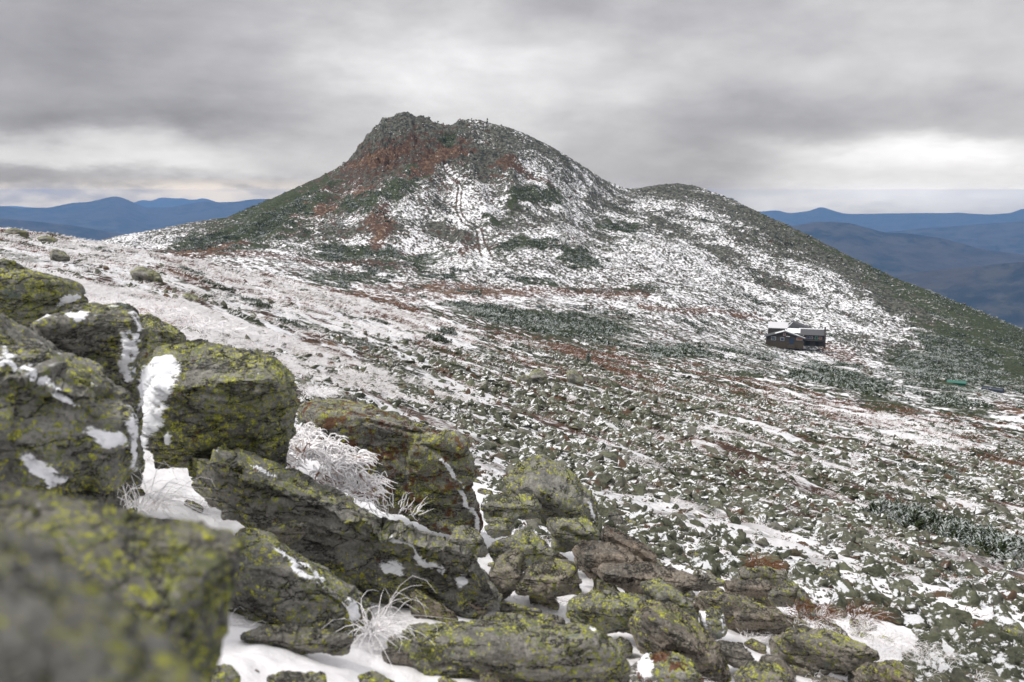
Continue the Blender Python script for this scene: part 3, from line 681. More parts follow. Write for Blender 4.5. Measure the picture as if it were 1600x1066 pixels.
def laplace(co, e, it, k=.5):
    n = len(co); deg = np.bincount(e.ravel(), minlength=n).astype(float)[:, None]
    for _ in range(it):
        s = np.stack([np.bincount(e[:, 0], co[e[:, 1], c], n)+np.bincount(e[:, 1], co[e[:, 0], c], n) for c in range(3)], 1)
        co = co+(s/np.maximum(deg, 1)-co)*k
    return co
def dense_rock(pts, voxel, seed, amp, name='boulder', smooth_it=2, fold=None, packed=None, mat=None, origin=None):
    bm = hull_mesh(pts); tmp = bpy.data.meshes.new('tmp'); bm.to_mesh(tmp); bm.free()
    ob = bpy.data.objects.new('tmp', tmp); C.objects.link(ob)
    md = ob.modifiers.new('r', 'REMESH'); md.mode = 'VOXEL'; md.voxel_size = voxel
    dg = bpy.context.evaluated_depsgraph_get(); ev = ob.evaluated_get(dg); m2 = ev.to_mesh()
    n = len(m2.vertices); co = np.zeros(n*3, np.float32); m2.vertices.foreach_get('co', co); co = co.reshape(-1, 3).astype(float)
    e = np.zeros(len(m2.edges)*2, np.int32); m2.edges.foreach_get('vertices', e); e = e.reshape(-1, 2)
    nl = len(m2.loops); li = np.zeros(nl, np.int32); m2.loops.foreach_get('vertex_index', li)
    npoly = len(m2.polygons); quads = li.reshape(-1, 4) if nl == npoly*4 else None
    if quads is None:
        m2.calc_loop_triangles(); q = np.zeros(len(m2.loop_triangles)*3, np.int32); m2.loop_triangles.foreach_get('vertices', q); quads = q.reshape(-1, 3)
    ev.to_mesh_clear(); bpy.data.objects.remove(ob); bpy.data.meshes.remove(tmp)
    co = laplace(co, e, 1)
    def normals(c):
        a, b_, d = c[quads[:, 0]], c[quads[:, 1]], c[quads[:, 2]]; fn = np.cross(b_-a, d-a); vn = np.zeros_like(c)
        for k in range(quads.shape[1]):
            for ax in range(3): vn[:, ax] += np.bincount(quads[:, k], fn[:, ax], len(c))
        return vn/np.maximum(np.linalg.norm(vn, axis=1), 1e-12)[:, None]
    N = normals(co); S = amp
    fd = np.array(fold if fold is not None else (.35, .1, .93)); fd = fd/np.linalg.norm(fd)
    off = np.array([seed*3.17, seed*1.31, seed*2.11])
    p = co/S
    lay = (co@fd)/S
    q = p-(p@fd)[:, None]*fd*(-2.2)         # stretch along the layers
    d = fbm3(p*.55+off, seed, 2)*.05
    d += facets(p*1.0+off+fbm3(p*1.5+off, seed+2, 2)[:, None]*.08, seed+40)*.17+facets(q*2.3+off, seed+41)*.060+facets(q*5+off, seed+42)*.035
    step_ = vn3(np.stack([lay*1.7+fbm3(p*.5+off, 5, 2)*.9, lay*0+seed, lay*0], 1), seed+6)
    d += np.clip(step_*8, -1, 1)*.075
    d += fbm3(q*4.5+off, seed+8, 4, .7)*.036
    d += -np.clip(.10-np.abs(fbm3(q*.9+off+3, seed+12, 2)), 0, 1)*.9
    co2 = co+N*(d*S)[:, None]*.85
    pk = np.zeros(n)
    if packed:
        px, py = project(co2); wq = fbm3(co2/(.30*S), seed+50, 4, .6); wq2 = fbm3(co2/(.30*S)+9, seed+51, 4, .6); toward = -(np.einsum('ij,ij->i', N, co2/np.linalg.norm(co2, axis=1)[:, None]))
        for (cx, cy, rx, ry, ang) in packed:
            a = math.radians(ang); mr = max(rx, ry)*.35+2; dx, dy = px-cx+wq*mr, py-cy+wq2*mr; uu = (dx*math.cos(a)+dy*math.sin(a))/rx; vv = (-dx*math.sin(a)+dy*math.cos(a))/ry
            g = np.clip(1.25-np.hypot(uu, vv), 0, 1)*(toward > -.15); pk = np.maximum(pk, g**.8)
        rag = fbm3(co2/(.25*S), seed+30, 3)
        pk2 = smooth(.22, .5, pk+rag*.35)
        co2 = co2+N*(pk2*.045*S)[:, None]
    o0 = np.array(origin) if origin is not None else co2.mean(0)
    me = mesh_from(name, co2-o0, quads, mat or M_big, True)
    float_attr(me, 'packed', pk)
    return me, o0

DV = []
for k in range(12):
    cov, _ = VARS[k*2+1]; me, o0 = dense_rock([tuple(v) for v in cov], .085, 140+k, .42, 'tmp_rock', 1, mat=M_rock, origin=(0, 0, 0))
    n = len(me.vertices); q = np.zeros(n*3, np.float32); me.vertices.foreach_get('co', q); me.calc_loop_triangles(); tr = np.zeros(len(me.loop_triangles)*3, np.int32); me.loop_triangles.foreach_get('vertices', tr)
    DV.append((q.reshape(-1, 3).astype(float), tr.reshape(-1, 3).copy())); bpy.data.meshes.remove(me)
for sel_, vs in ((rest[:, 6] < 21, DV), (rest[:, 6] >= 21, VARS)):
    rs_ = rest[sel_]; pos, Rm, sc3 = pose(rs_)
    co, f = merge(vs, RNG.integers(0, len(vs), len(rs_)), pos, Rm, sc3)
    link('talus', mesh_from('talus', co, f, M_rock, vs is DV), kind='stuff', label='grey green lichen crusted rubble covering the snowy slopes', category='rubble'); print('rocks', len(rs_), len(f))
# individual talus stones: a few shaped meshes shared by many copies
stone_meshes = []
for k in range(10):
    cov, _ = VARS[k*2]
    me, o0 = dense_rock([tuple(v) for v in cov], .05, 100+k, .42, 'talus_rock', 1, mat=M_rock, origin=(0, 0, 0)); stone_meshes.append(me)
pos, Rm, sc3 = pose(ind, .25)
EXTRA_SLOPE = []
for k in range(len(ind)):
    o = link('talus_rock', stone_meshes[k % 10]); mt = Matrix(Rm[k].tolist()).to_4x4()
    o.matrix_world = Matrix.Translation(Vector(pos[k].tolist())) @ mt @ Matrix.Diagonal(Vector(list(sc3[k]*1.05)+[1.0]))
    o['label'] = 'grey green lichen crusted rock lying loose in the snowy talus slope'; o['category'] = 'rock'; o['group'] = 'loose rocks of the talus slope'

# ---------------------------------------------------------------- traced boulders of the foreground
def ground_r(px, py):
    u = np.linspace(0, 1, 1200); row = lookup(np.full(1200, float(px)), u)
    k = np.nonzero(row <= py)[0]
    return float(RK[0]*math.exp(u[k[0]]*math.log(620/RK[0]))) if len(k) else 620.0
def boulder(label, pts, r=None, lich=.5, orange=.0, brown=.0, rime=.3, thick=.75, packed=None, fold=(.45, -.25, .85), ridge=None, seed=None, amp=1.0, vox=3.1, down=0.0, name='boulder', cat='boulder', group=None, front=.42, grain=1.0, pale=.12):
    global BSEED
    BSEED += 1; rd = random.Random(BSEED if seed is None else seed)
    rr3 = [q[2] if len(q) > 2 else None for q in pts]; P = np.array([q[:2] for q in pts], float); x0, y0 = P.min(0); x1, y1 = P.max(0); cx, cy = P.mean(0)
    if r is None: r = ground_r(cx, y1-.12*(y1-y0))
    W, H = (x1-x0)*r/FPX, (y1-y0)*r/FPX; T = thick*min(W, H)
    v = []
    for (x, y), r3 in zip(P, rr3):
        if r3 is not None: v.append(at(x, y, r3)); v.append(at(x, y, r3)+Vector((-.28*r, .08*r, -.5*r))); continue
        h = (y-cy)/(y1-y0)
        v.append(at(x, y, r - h*T*.7))
        v.append(at(cx+(x-cx)*.90, cy+(y-cy)*.84, r - h*T*.4 + T*.45))     # back side
    if ridge is not None:
        for (x, y, k) in ridge: v.append(at(x, y, r-T*k))
    else:
        def span(x):
            yy = np.array([y for (xx, y) in P if abs(xx-x) < (x1-x0)*.28]); return (yy.min(), yy.max()) if len(yy) else (y0, y1)
        for t in (.10+rd.uniform(-.03, .05), .48+rd.uniform(-.15, .15), .88+rd.uniform(-.05, .03)):       # one straight crest between top and front face
            x = x0+(x1-x0)*t; lo, hi = span(x); v.append(at(x, lo+(hi-lo)*(front+rd.uniform(-.07, .07)), r-T*rd.uniform(.52, .66)))
        for t in (.22, .74):
            x = x0+(x1-x0)*(t+rd.uniform(-.06, .06)); lo, hi = span(x); v.append(at(x, lo+(hi-lo)*.86, r-T*rd.uniform(.42, .55)))
    if down:                                                # buried foot
        for (x, y) in P: v.append(at(cx+(x-cx)*.8, y1, r+T*.1)+Vector((0, 0, -down*H)))
    voxel = vox*r/FPX; size = math.sqrt(max(W, .1)*max(H, .1))
    me, o0 = dense_rock([tuple(q) for q in v], max(voxel, size/150), BSEED, 0.40*size*amp, name, 2, fold, packed)
    o = link(name, me, loc=o0)
    o['lichen'] = float(lich); o['orange'] = float(orange); o['brown'] = float(brown); o['rime'] = float(rime); o['grain'] = float(grain); o['pale'] = float(pale)
    o['label'] = label; o['category'] = cat
    if group: o['group'] = group
    return o
BSEED = 200
boulder('blurred green and grey boulder filling the bottom left corner of the view',
    [(-420,730,1.25),(-160,770,1.22),(0,814,1.2),(70,850,1.16),(145,907,1.1),(220,967,1.04),(290,1027,.98),(350,1088,.92),(420,1300,.80),(250,1700,.66),(0,1250,.74),(-300,1000,.80),(-500,900,.95),(60,1000,.88)], r=.95, lich=.55, vox=6, brown=.15, rime=0, ridge=[], amp=.20, grain=2.2, pale=.85)
boulder('soft focus yellow green boulder just behind the nearest one at bottom left',
    [(-200,748,2.7),(0,762,2.62),(75,772,2.55),(150,798,2.5),(215,830,2.42),(300,828,2.5),(362,824,2.5),(384,846,2.45),(368,905,2.35),(346,960,2.25),(336,1012,2.2),(328,1090,2.1),(280,1250,1.9),(100,1250,1.7),(-100,1100,1.9),(250,960,2.08),(120,900,2.15)], r=2.1, lich=1.3, brown=.2, vox=4, rime=.0, ridge=[], amp=.30, grain=1.6, pale=.3)
boulder('broad layered slab at the left edge with dark face and snow in cracks',
    [(-260,470),(0,498),(60,526),(130,568),(180,612),(200,655),(206,705),(196,752),(170,792),(110,798),(30,780),(-260,760)], r=6.3, pale=.35, lich=.45, thick=.8, down=.2, rime=.25, front=.28,
    packed=[(45,582,60,9,28),(160,680,40,14,20),(70,735,45,14,30),(205,690,7,55,-4),(100,620,30,4,30)], fold=(.55,-.1,.83))
boulder('mossy looking boulder at the left edge under the rimed grass, with a dark underside',
    [(-200,405),(0,412),(50,428),(92,447),(120,452),(124,480),(98,494),(40,510),(-200,520)], r=9.2, lich=.85, down=.8, rime=.1, packed=[(108,468,24,6,-25)], front=.35)
boulder('low lichen covered rock peeking above the mossy one at the left edge',
    [(-100,385),(0,418),(35,420),(62,440),(80,452),(40,470),(-100,470)], r=10.0, lich=.6, down=.5, rime=.1)
boulder('tall lichen speckled boulder edged with a vertical strip of snow, second from the left',
    [(42,512),(78,492),(120,484),(180,478),(205,487),(216,520),(222,580),(222,640),(214,690),(200,700),(120,640),(60,560)], r=7.6, lich=.6, down=.5, rime=.2, front=.15,
    packed=[(122,496,22,9,0),(196,560,10,42,-8),(209,525,7,45,-5),(216,610,7,30,5)])
boulder('small yellow green rock half hidden behind the snow edged boulder',
    [(205,492),(235,487),(268,508),(292,526),(260,545),(215,540)], r=11.5, lich=.9, orange=.2, down=.7, rime=.1)
boulder('rounded boulder thick with yellow lichen and a big snow patch on its left side',
    [(214,600),(224,560),(240,536),(310,528),(380,533),(428,556),(463,590),(471,630),(458,663),(428,690),(385,712),(300,716),(235,702),(216,668)], r=9.0, lich=.88, orange=.15, rime=.05, thick=.95, down=.1, front=.35,
    packed=[(243,598,34,34,0),(236,640,24,45,10),(262,575,26,20,20),(226,690,10,25,0),(265,684,8,12,0)])
boulder('dark rock wedged under the rounded yellow lichen boulder',
    [(345,705),(390,700),(432,690),(446,728),(420,738),(360,728)], r=9.3, lich=.05, rime=.1)
boulder('large dark boulder streaked with rust red and green lichen, snow rimming its right edge',
    [(470,640),(500,628),(570,634),(650,670),(690,712),(717,748),(740,790),(752,820),(738,838),(690,822),(640,806),(580,772),(545,728),(518,692),(490,668)], r=11.3, lich=.52, orange=.9, rime=.05, thick=.85, front=.2,
    packed=[(727,778,5,34,-25),(700,735,4,30,-32),(744,812,5,20,-15)])
boulder('flaky brown rock tucked under the rust streaked boulder',
    [(575,765),(600,770),(640,795),(650,808),(610,805),(585,790)], r=10.9, lich=.25, brown=.6, rime=.1)
boulder('long green and grey slab running down to the centre, snow along its top edge',
    [(298,712),(330,713),(400,728),(450,743),(520,783),(600,818),(680,860),(740,888),(792,932),(786,954),(740,948),(690,953),(620,942),(570,936),(548,908),(500,872),(440,822),(370,775),(310,742)], r=8.2, pale=.3, lich=.45, orange=.25, rime=.0, thick=.7, front=.25,
    packed=[(650,868,75,6,28),(612,882,26,11,22),(722,905,10,11,0),(410,738,25,3,20)], fold=(.5,-.2,.84))
boulder('yellow lichen boulder with a dark hollow underside beside the grass at the bottom',
    [(350,862),(380,830),(410,836),(450,863),(500,898),(550,923),(576,945),(572,987),(540,994),(470,986),(400,976),(352,965)], r=6.7, lich=.92, rime=.0, thick=.9, front=.38,
    packed=[(470,892,50,5,32),(550,955,9,22,-25),(436,866,14,5,30)])
boulder('flat topped slab at the bottom centre with yellow lichen top and dark layered front',
    [(610,1002),(640,985),(720,972),(800,967),(880,974),(940,990),(976,1015),(986,1050),(978,1078),(900,1090),(750,1086),(640,1068),(612,1035)], r=6.1, pale=.25, lich=.62, orange=.1, brown=.15, rime=.0, thick=.8, front=.3, fold=(.12,-.2,.97))
boulder('big wedge shaped boulder with pale yellow crust standing alone above the talus',
    [(786,768),(798,738),(820,708),(850,712),(900,745),(926,777),(940,812),(932,842),(900,824),(850,806),(800,786)], r=11.5, pale=.35, lich=.42, rime=.0, thick=.9, ridge=[(838,735,.25),(815,760,.5),(845,768,.75),(880,790,.7),(915,810,.5),(850,795,.5)], packed=[(922,800,4,22,-25)])
boulder('smaller rock leaning on the foot of the wedge shaped boulder',
    [(752,792),(770,778),(830,771),(846,790),(842,812),(800,814),(768,808)], r=10.6, lich=.45, rime=.1)
boulder('lichen crusted rock beside a white snow pocket below the wedge shaped boulder',
    [(856,812),(880,805),(920,812),(938,835),(934,858),(900,852),(865,842)], r=9.9, lich=.6, rime=.1, down=.1)
boulder('low grey green rock between two snow pockets in the centre',
    [(762,858),(800,830),(832,829),(858,853),(884,872),(840,884),(790,870)], r=9.6, lich=.35, rime=.1, down=.2)
boulder('small round rock beneath the rust streaked boulder tip',
    [(755,822),(775,812),(800,822),(800,838),(770,842)], r=10.2, lich=.3, rime=.1)
boulder('thin flat rock at the base of the wedge shaped boulder, snow on its end',
    [(752,812),(790,803),(806,812),(800,822),(765,822)], r=10.5, lich=.4, rime=.3)
boulder('tan and grey slab leaning left over the snow pocket in the pile',
    [(893,857),(908,840),(955,846),(1000,880),(1040,900),(1000,908),(930,906),(900,885)], r=9.4, lich=.0, brown=.9, rime=.0, front=.35)
boulder('upper brown slab of the pile, pointing right with rusty grain',
    [(934,838),(946,818),(985,833),(1030,866),(1030,884),(985,884),(944,864)], r=10.1, lich=.0, brown=1.0, orange=.3, rime=.0)
boulder('flat brown and pale grey slab capping the rock pile',
    [(927,890),(938,878),(1020,880),(1078,898),(1098,915),(1062,928),(1000,931),(940,912)], r=8.7, lich=.0, brown=.75, rime=.0, ridge=[(940,895,.6),(1000,905,.6),(1060,915,.5)])
boulder('angular grey brown rock sitting in the snow left of the pile',
    [(803,916),(830,880),(868,872),(900,880),(912,910),(896,930),(842,934),(806,931)], r=8.5, lich=.12, brown=.55, rime=.0, ridge=[(818,905,.5),(880,905,.75),(892,915,.7),(850,922,.6)])
boulder('squat boulder dotted with bright yellow lichen under the capping slab',
    [(886,942),(905,925),(960,924),(1010,934),(1034,950),(1004,972),(960,982),(906,977),(887,958)], r=8.0, lich=.95, rime=.0, down=.1)
boulder('tilted slab with lichen stripes dropping right beneath the capping slab',
    [(1000,912),(1030,905),(1060,925),(1084,955),(1092,985),(1052,965),(1018,940)], r=8.25, lich=.75, rime=.0)
boulder('large smooth brown and green boulder at the foot of the pile',
    [(984,978),(1000,940),(1040,944),(1090,973),(1120,1010),(1142,1062),(1105,1075),(1040,1045),(1000,1015)], r=7.5, lich=.2, brown=.7, rime=.0, ridge=[(1010,960,.6),(1060,995,.8),(1090,1020,.75),(1040,1010,.6)])
boulder('dark brown rock leaning upright in the snow at centre',
    [(756,908),(780,872),(808,852),(820,868),(802,895),(797,935),(772,945)], r=8.6, lich=.05, brown=.5, rime=.05)
boulder('rough dark stub of rock at the tip of the rust streaked boulder',
    [(694,848),(710,822),(735,818),(756,840),(762,866),(740,874),(702,864)], r=9.5, lich=.2, rime=.1)
boulder('small grey cube shaped rock beside the round dark rock',
    [(346,800),(368,785),(400,780),(400,800),(372,813),(350,812)], r=8.0, lich=.45, rime=.1)
boulder('rounded dark grooved rock poking from the snow near the long slab',
    [(404,836),(430,812),(470,811),(486,830),(452,856),(420,852)], r=7.5, lich=.1, brown=.25, rime=.0)
boulder('snow capped brown rock lying across the drift behind the grooved rock',
    [(318,778),(350,748),(392,742),(384,768),(350,798),(325,795)], r=8.6, lich=.0, brown=.5, rime=.2, packed=[(352,758,34,14,-35)])
boulder('low brown rock half buried in the snow drift above the out of focus boulder',
    [(150,815),(200,806),(262,818),(335,830),(310,850),(190,850)], r=6.9, lich=.15, brown=.3, rime=.0)
boulder('rusty lichen rock at the bottom edge under the smooth brown boulder',
    [(985,1045),(1010,1025),(1050,1020),(1082,1032),(1100,1075),(1050,1100),(990,1095)], r=6.9, lich=.6, orange=1.0, rime=.1, packed=[(1008,1042,15,24,10)])
boulder('dark rock wedged right of the smooth brown boulder',
    [(1122,1000),(1160,1003),(1184,1040),(1160,1050),(1130,1035)], r=7.9, lich=.0, brown=.3, rime=.0)
boulder('upright slab with yellow lichen face and snowy right edge, right of the pile',
    [(1092,955),(1112,945),(1130,955),(1134,990),(1118,1003),(1096,985)], r=8.6, lich=.8, rime=.05, packed=[(1131,975,3,26,5),(1098,960,5,26,-25)])
boulder('flat grey path stone beside the rusty grass tufts',
    [(1150,900),(1155,888),(1200,886),(1235,892),(1225,912),(1160,912)], r=11.6, lich=.2, brown=.3, rime=0, down=.3)
boulder('pointed dark rock tilted up at the edge of the path',
    [(1200,928),(1222,910),(1246,908),(1250,922),(1240,940),(1215,938)], r=10.6, lich=.1, brown=.2, rime=0, down=.3)
boulder('tall grey fin of rock leaning right beside the path, snow along its edge',
    [(1243,922),(1252,915),(1270,935),(1288,958),(1272,962),(1248,948)], r=10.5, lich=.3, rime=0, down=.2, packed=[(1275,940,3,22,-40)])
boulder('long brown path slab stepping down to the right',
    [(1082,930),(1120,923),(1170,935),(1230,960),(1272,975),(1265,985),(1220,978),(1150,955),(1095,948)], r=9.7, lich=.1, brown=.65, rime=.0, down=.1, amp=.6)
boulder('brown path stone below the long path slab',
    [(1145,958),(1165,948),(1205,955),(1228,970),(1190,980),(1150,972)], r=9.2, lich=.05, brown=.7, rime=.0, down=.1)
boulder('brown flagstone at the head of the path with snow at its foot',
    [(1130,912),(1150,902),(1190,905),(1228,922),(1190,932),(1140,930)], r=10.8, lich=.0, brown=.8, rime=.0, down=.1)
boulder('wide weathered bedrock slab beside the snowy patch of the path',
    [(1200,1000),(1235,983),(1290,980),(1340,1000),(1370,1025),(1340,1048),(1290,1030),(1240,1012)], r=8.4, lich=.3, brown=.4, rime=.0, down=.1, amp=.7)
boulder('rounded brown rock in rimed grass at the bottom right of the path',
    [(1328,1050),(1355,1035),(1400,1034),(1430,1056),(1420,1085),(1340,1085)], r=8.0, lich=.15, brown=.8, rime=0, down=.1)
boulder('lichen topped rock at the bottom edge between pile and snowy patch',
    [(1145,1055),(1172,1032),(1215,1038),(1245,1075),(1200,1095),(1150,1090)], r=7.2, lich=.65, brown=.3, rime=0)
boulder('grey capped stone with a snow strip beside the head of the pile',
    [(1022,888),(1060,880),(1100,895),(1128,905),(1110,915),(1060,905)], r=10.4, lich=.05, brown=.3, rime=.1, packed=[(1070,892,40,5,14)], down=.3)
boulder('small round stone ending the snow strip above the path',
    [(1104,908),(1120,902),(1134,908),(1130,918),(1108,917)], r=10.2, lich=.1, brown=.3, rime=0)
boulder('dark mossy boulder on the mid slope, larger one of a pair below the shrub band',
    [(824,592),(832,577),(848,575),(856,588),(858,603),(838,604)], lich=.1, rime=0, down=.3)
boulder('dark green outcrop to the right of the larger mid slope boulder',
    [(884,580),(896,576),(912,590),(914,604),(900,606),(886,596)], lich=.1, rime=0, down=.3)
boulder('grey green rock left of the mid slope boulder pair',
    [(806,594),(815,586),(830,588),(832,600),(812,602)], lich=.15, rime=0, down=.3)
boulder('large green grey rock in the snow field on the left slope, broad and low',
    [(200,424),(222,414),(248,424),(258,440),(240,446),(215,440)], lich=.15, rime=0, down=.3)
boulder('dark crag like rock near the left skyline of the snow field',
    [(76,396),(84,388),(100,392),(112,404),(108,414),(84,408)], lich=.1, rime=0, down=.3)
boulder('green topped rock on the left skyline at the picture edge',
    [(4,360),(20,355),(38,358),(48,368),(30,374),(4,372)], lich=.4, rime=0, down=.4)
boulder('low green rock on the left skyline right of the edge one',
    [(58,370),(74,367),(92,374),(88,382),(66,380)], lich=.3, rime=0, down=.4)
boulder('flat dark rock below the left snow field beside rusty grass',
    [(275,465),(290,456),(308,462),(316,474),(296,478),(280,474)], lich=.1, rime=0, down=.3)
boulder('grey boulder with flat top in the talus at the right edge',
    [(1560,985),(1572,972),(1590,975),(1606,992),(1600,1008),(1575,1004)], lich=.2, rime=0, down=.2)
boulder('squat green boulder in the talus above the right bedrock slab',
    [(1280,898),(1292,888),(1310,892),(1314,908),(1296,914),(1282,908)], lich=.3, rime=0, down=.2)
boulder('dark rock in the hollow beneath the yellow lichen boulder at the bottom', [(372,992),(420,978),(500,984),(560,992),(530,1012),(450,1016),(390,1012)], r=5.75, lich=.1, brown=.2, rime=.2, down=.2)
boulder('dark rock cut by the bottom edge under the drooping grass', [(415,1056),(455,1044),(505,1050),(520,1085),(470,1105),(420,1090)], r=4.75, lich=.15, brown=.2, rime=.1, down=.2)
boulder('low green rock at the bottom edge next to the soft focus boulder', [(330,1040),(362,1036),(378,1056),(372,1085),(335,1090)], r=4.5, lich=.7, rime=.0, down=.2)
# small stones wedged in the snow around the pile, each traced by place and size
k_ = 0
for (px, py, wd, ht, br) in ((590,1066,46,26,.2),(850,965,70,12,.3),(430,900,30,16,.1),(690,960,40,12,.1),(1015,980,24,20,.5),(1180,1010,40,14,.7),(1240,1045,50,14,.5),(1300,1065,50,16,.6),(1190,968,30,10,.7),(1100,895,30,10,.4),(1060,945,20,20,.2),(880,905,20,14,.4),(725,890,24,12,.3),(840,845,24,12,.2),(205,765,32,16,.5),(300,790,26,14,.2),(395,823,22,12,.1),(498,850,26,10,.3),(470,882,34,12,.1),(520,900,30,14,.2),(860,880,24,12,.3),(812,948,60,10,.2),(880,985,34,12,.5),
    (775,885,20,14,.7),(790,915,18,12,.5),(640,1078,60,14,.3),(402,1050,12,9,.3),(700,1068,30,14,.4),
    (940,925,26,14,.6),(1095,1000,26,22,.3),(1060,1000,20,16,.5),(975,1010,30,24,.1),(1110,1030,24,20,.4),(1160,985,34,12,.8),(1200,990,30,9,.8),(1180,870,30,14,.2),(1130,880,24,12,.3),(1090,868,30,12,.3),(1050,862,26,12,.1),
    (1248,975,24,10,.6),(1310,955,30,14,.2),(1290,1020,40,9,.6),(1350,975,34,16,.5),(1385,1000,26,14,.1),(960,808,20,12,.1),(760,770,22,12,.3),(985,815,18,12,.1),(1015,835,24,12,.1),(740,752,26,12,.1),(705,700,30,14,.0),(680,680,30,12,.0),
    (520,620,26,10,.0),(545,622,30,12,.0),(500,600,24,10,.0),(580,640,30,10,.1),(610,655,22,8,.1)):
    rd = random.Random(900+k_); k_ += 1
    a0 = rd.uniform(0, 1)
    pts = [(px+wd*.68*math.cos(a)*rd.uniform(.65, 1.15), py+ht*.75*math.sin(a)*rd.uniform(.65, 1.15)+wd*.14*math.cos(a)) for a in [a0+i*PI/2.5 for i in range(5)]]
    boulder('small wedge of rock half buried in snow among the foreground boulders', pts, lich=rd.uniform(0, .55), brown=br, rime=.15, down=.35, vox=3.2, name='stone', cat='rock', group='small stones half buried in the foreground snow')

for k_ in range(58):
    rd = random.Random(1500+k_)
    if k_ < 40: t_ = rd.random(); px = 850+540*t_+rd.uniform(-40, 40); py = 880+165*t_+rd.uniform(-45, 55)
    elif k_ < 50: px = rd.uniform(620, 900); py = rd.uniform(865, 960)
    else: px = rd.uniform(600, 1000); py = rd.uniform(1000, 1075)
    wd = rd.uniform(34, 92); ht = wd*rd.uniform(.26, .46); an = math.radians(rd.uniform(5, 40)); pts = []
    for (a, b) in ((-.5,-.1),(-.36,-.5),(.12,-.52),(.5,-.12),(.42,.42),(-.2,.5)):
        a += rd.uniform(-.09, .09); b += rd.uniform(-.12, .12); pts.append((px+a*wd*math.cos(an)-b*ht*math.sin(an), py+a*wd*math.sin(an)+b*ht*math.cos(an)))
    boulder('tilted flat slab of grey brown rock stacked loosely among the foreground boulders', pts, lich=rd.choice((0, .1, .35, .6)), brown=rd.uniform(.1, 1), rime=.1, down=.5, thick=1.1, vox=3.2, name='flat_rock', cat='rock', group='tilted slabs stacked in the foreground pile')

# ---------------------------------------------------------------- grass
def blades(base, n_per, length, width, spread, lean, droop, segs=4, up=.9):
    """base (n,3); thin three sided blades that rise and bow over along lean"""
    n = len(base)*n_per; b = np.repeat(base, n_per, 0); L = np.repeat(np.broadcast_to(length, len(base)), n_per)*RNG.uniform(.6, 1.2, n); Wd = np.repeat(np.broadcast_to(width, len(base)), n_per)
    sp_ = np.repeat(np.broadcast_to(spread, len(base)), n_per)
    a = RNG.uniform(0, 2*PI, n); rr_ = np.sqrt(RNG.uniform(0, 1, n))*sp_
    off = np.stack([rr_*np.cos(a), rr_*np.sin(a), np.zeros(n)], 1)
    d0 = np.stack([np.cos(a)*.5+lean[0]*.4+RNG.normal(0, .25, n), np.sin(a)*.5+lean[1]*.4+RNG.normal(0, .25, n), np.full(n, up)*RNG.uniform(.3, 1.3, n)], 1)
    kink = RNG.normal(0, .45, (n, 3)); dl = np.stack([np.cos(a)*.45+lean[0]+RNG.normal(0, .3, n), np.sin(a)*.45+lean[1]+RNG.normal(0, .3, n), np.full(n, -droop)+RNG.normal(0, .25, n)], 1)
    p = b+off; rings = []
    phi = RNG.uniform(0, 2*PI, n)
    for k in range(segs+1):
        t = k/segs; wk = Wd*(1-.75*t)
        d = d0*(1-t)+dl*t+kink*math.sin(t*5); d = d/np.linalg.norm(d, axis=1)[:, None]
        s1 = np.cross(d, np.stack([np.cos(phi), np.sin(phi), np.zeros(n)+.3], 1)); s1 /= np.maximum(np.linalg.norm(s1, axis=1), 1e-6)[:, None]; s2 = np.cross(d, s1)
        for q in range(3):
            c, s = math.cos(q*2*PI/3), math.sin(q*2*PI/3); rings.append(p+(s1*c+s2*s)*wk[:, None])
        p = p+d*(L/segs)[:, None]
    V = np.stack(rings, 1); m = (segs+1)*3; fs = []
    for k in range(segs):
        for q in range(3):
            a0, a1 = k*3+q, k*3+(q+1) % 3; fs.append((a0, a1, a1+3, a0+3))
    F = (np.array(fs)[None]+(np.arange(n)*m)[:, None, None]).reshape(-1, 4)
    return V.reshape(-1, 3), F
def grass_field(n, r0, r1, az0, az1, cond, per, Lr, wr, spread, name, mat, lean=(.75, -.5), droop=.35, label='', up=.6):
    x, y = scatter(n, r0, r1, az0, az1); z, px, py, r = land(x, y)
    k = cond(x, y, px, py, r); b = np.stack([x, y, z-.02], 1)[k]; r = r[k]
    L = np.clip(Lr*(1+r/90), 0, Lr*2.6); wdt = np.maximum(wr, r*wr/16)
    V, F = blades(b, per, L, wdt, spread*(1+r/60), lean, droop, 3 if r0 > 25 else 4, up)
    me = mesh_from(name, V, F, mat, True)
    link(name, me, kind='stuff', label=label, category='grass'); print(name, len(F))
def openness(px, py): return grid_lookup(SNOW, px, py)-grid_lookup(ROCK, px, py)
def c_rime(x, y, px, py, r):
    n = fbm2(x/5, y/5, 301, 4); o = openness(px, py)
    left = smooth(900, 500, px)*.25
    n2 = fbm2(x/1.3, y/1.3, 303, 3)
    return (o+n*.5+n2*.5+left > np.where(r > 40, .68, .58)) & ((py > 380) | (px < 250)) & ~((r < 22) & (px > 420)) & ~((r < 17) & (py > 520))
def c_rime_strip(x, y, px, py, r):
    n = fbm2((x*.87+y*.5)/2.2, (x*.5-y*.87)/9, 311, 4)
    return (n > .16) & (px > 880) & (r > 13)
def c_rust(x, y, px, py, r):
    n = fbm2((x*.87+y*.5)/4.5, (x*.5-y*.87)/20, 521, 4, .6)+.25*fbm2(x/1.5, y/1.5, 322, 3)
    return (n > .12) & ~((r < 15) & (px < 1150)) & (r > 12)
grass_field(9000, 12.5, 40, -30, 4, c_rime, 22, .20, .0042, .12, 'rimed_grass', M_rime, label='white rimed grass bent over on the left slope')
grass_field(20000, 40, 140, -30, 26, c_rime, 9, .18, .006, .16, 'rimed_grass', M_rime, label='white rimed grass on the open slopes farther off')
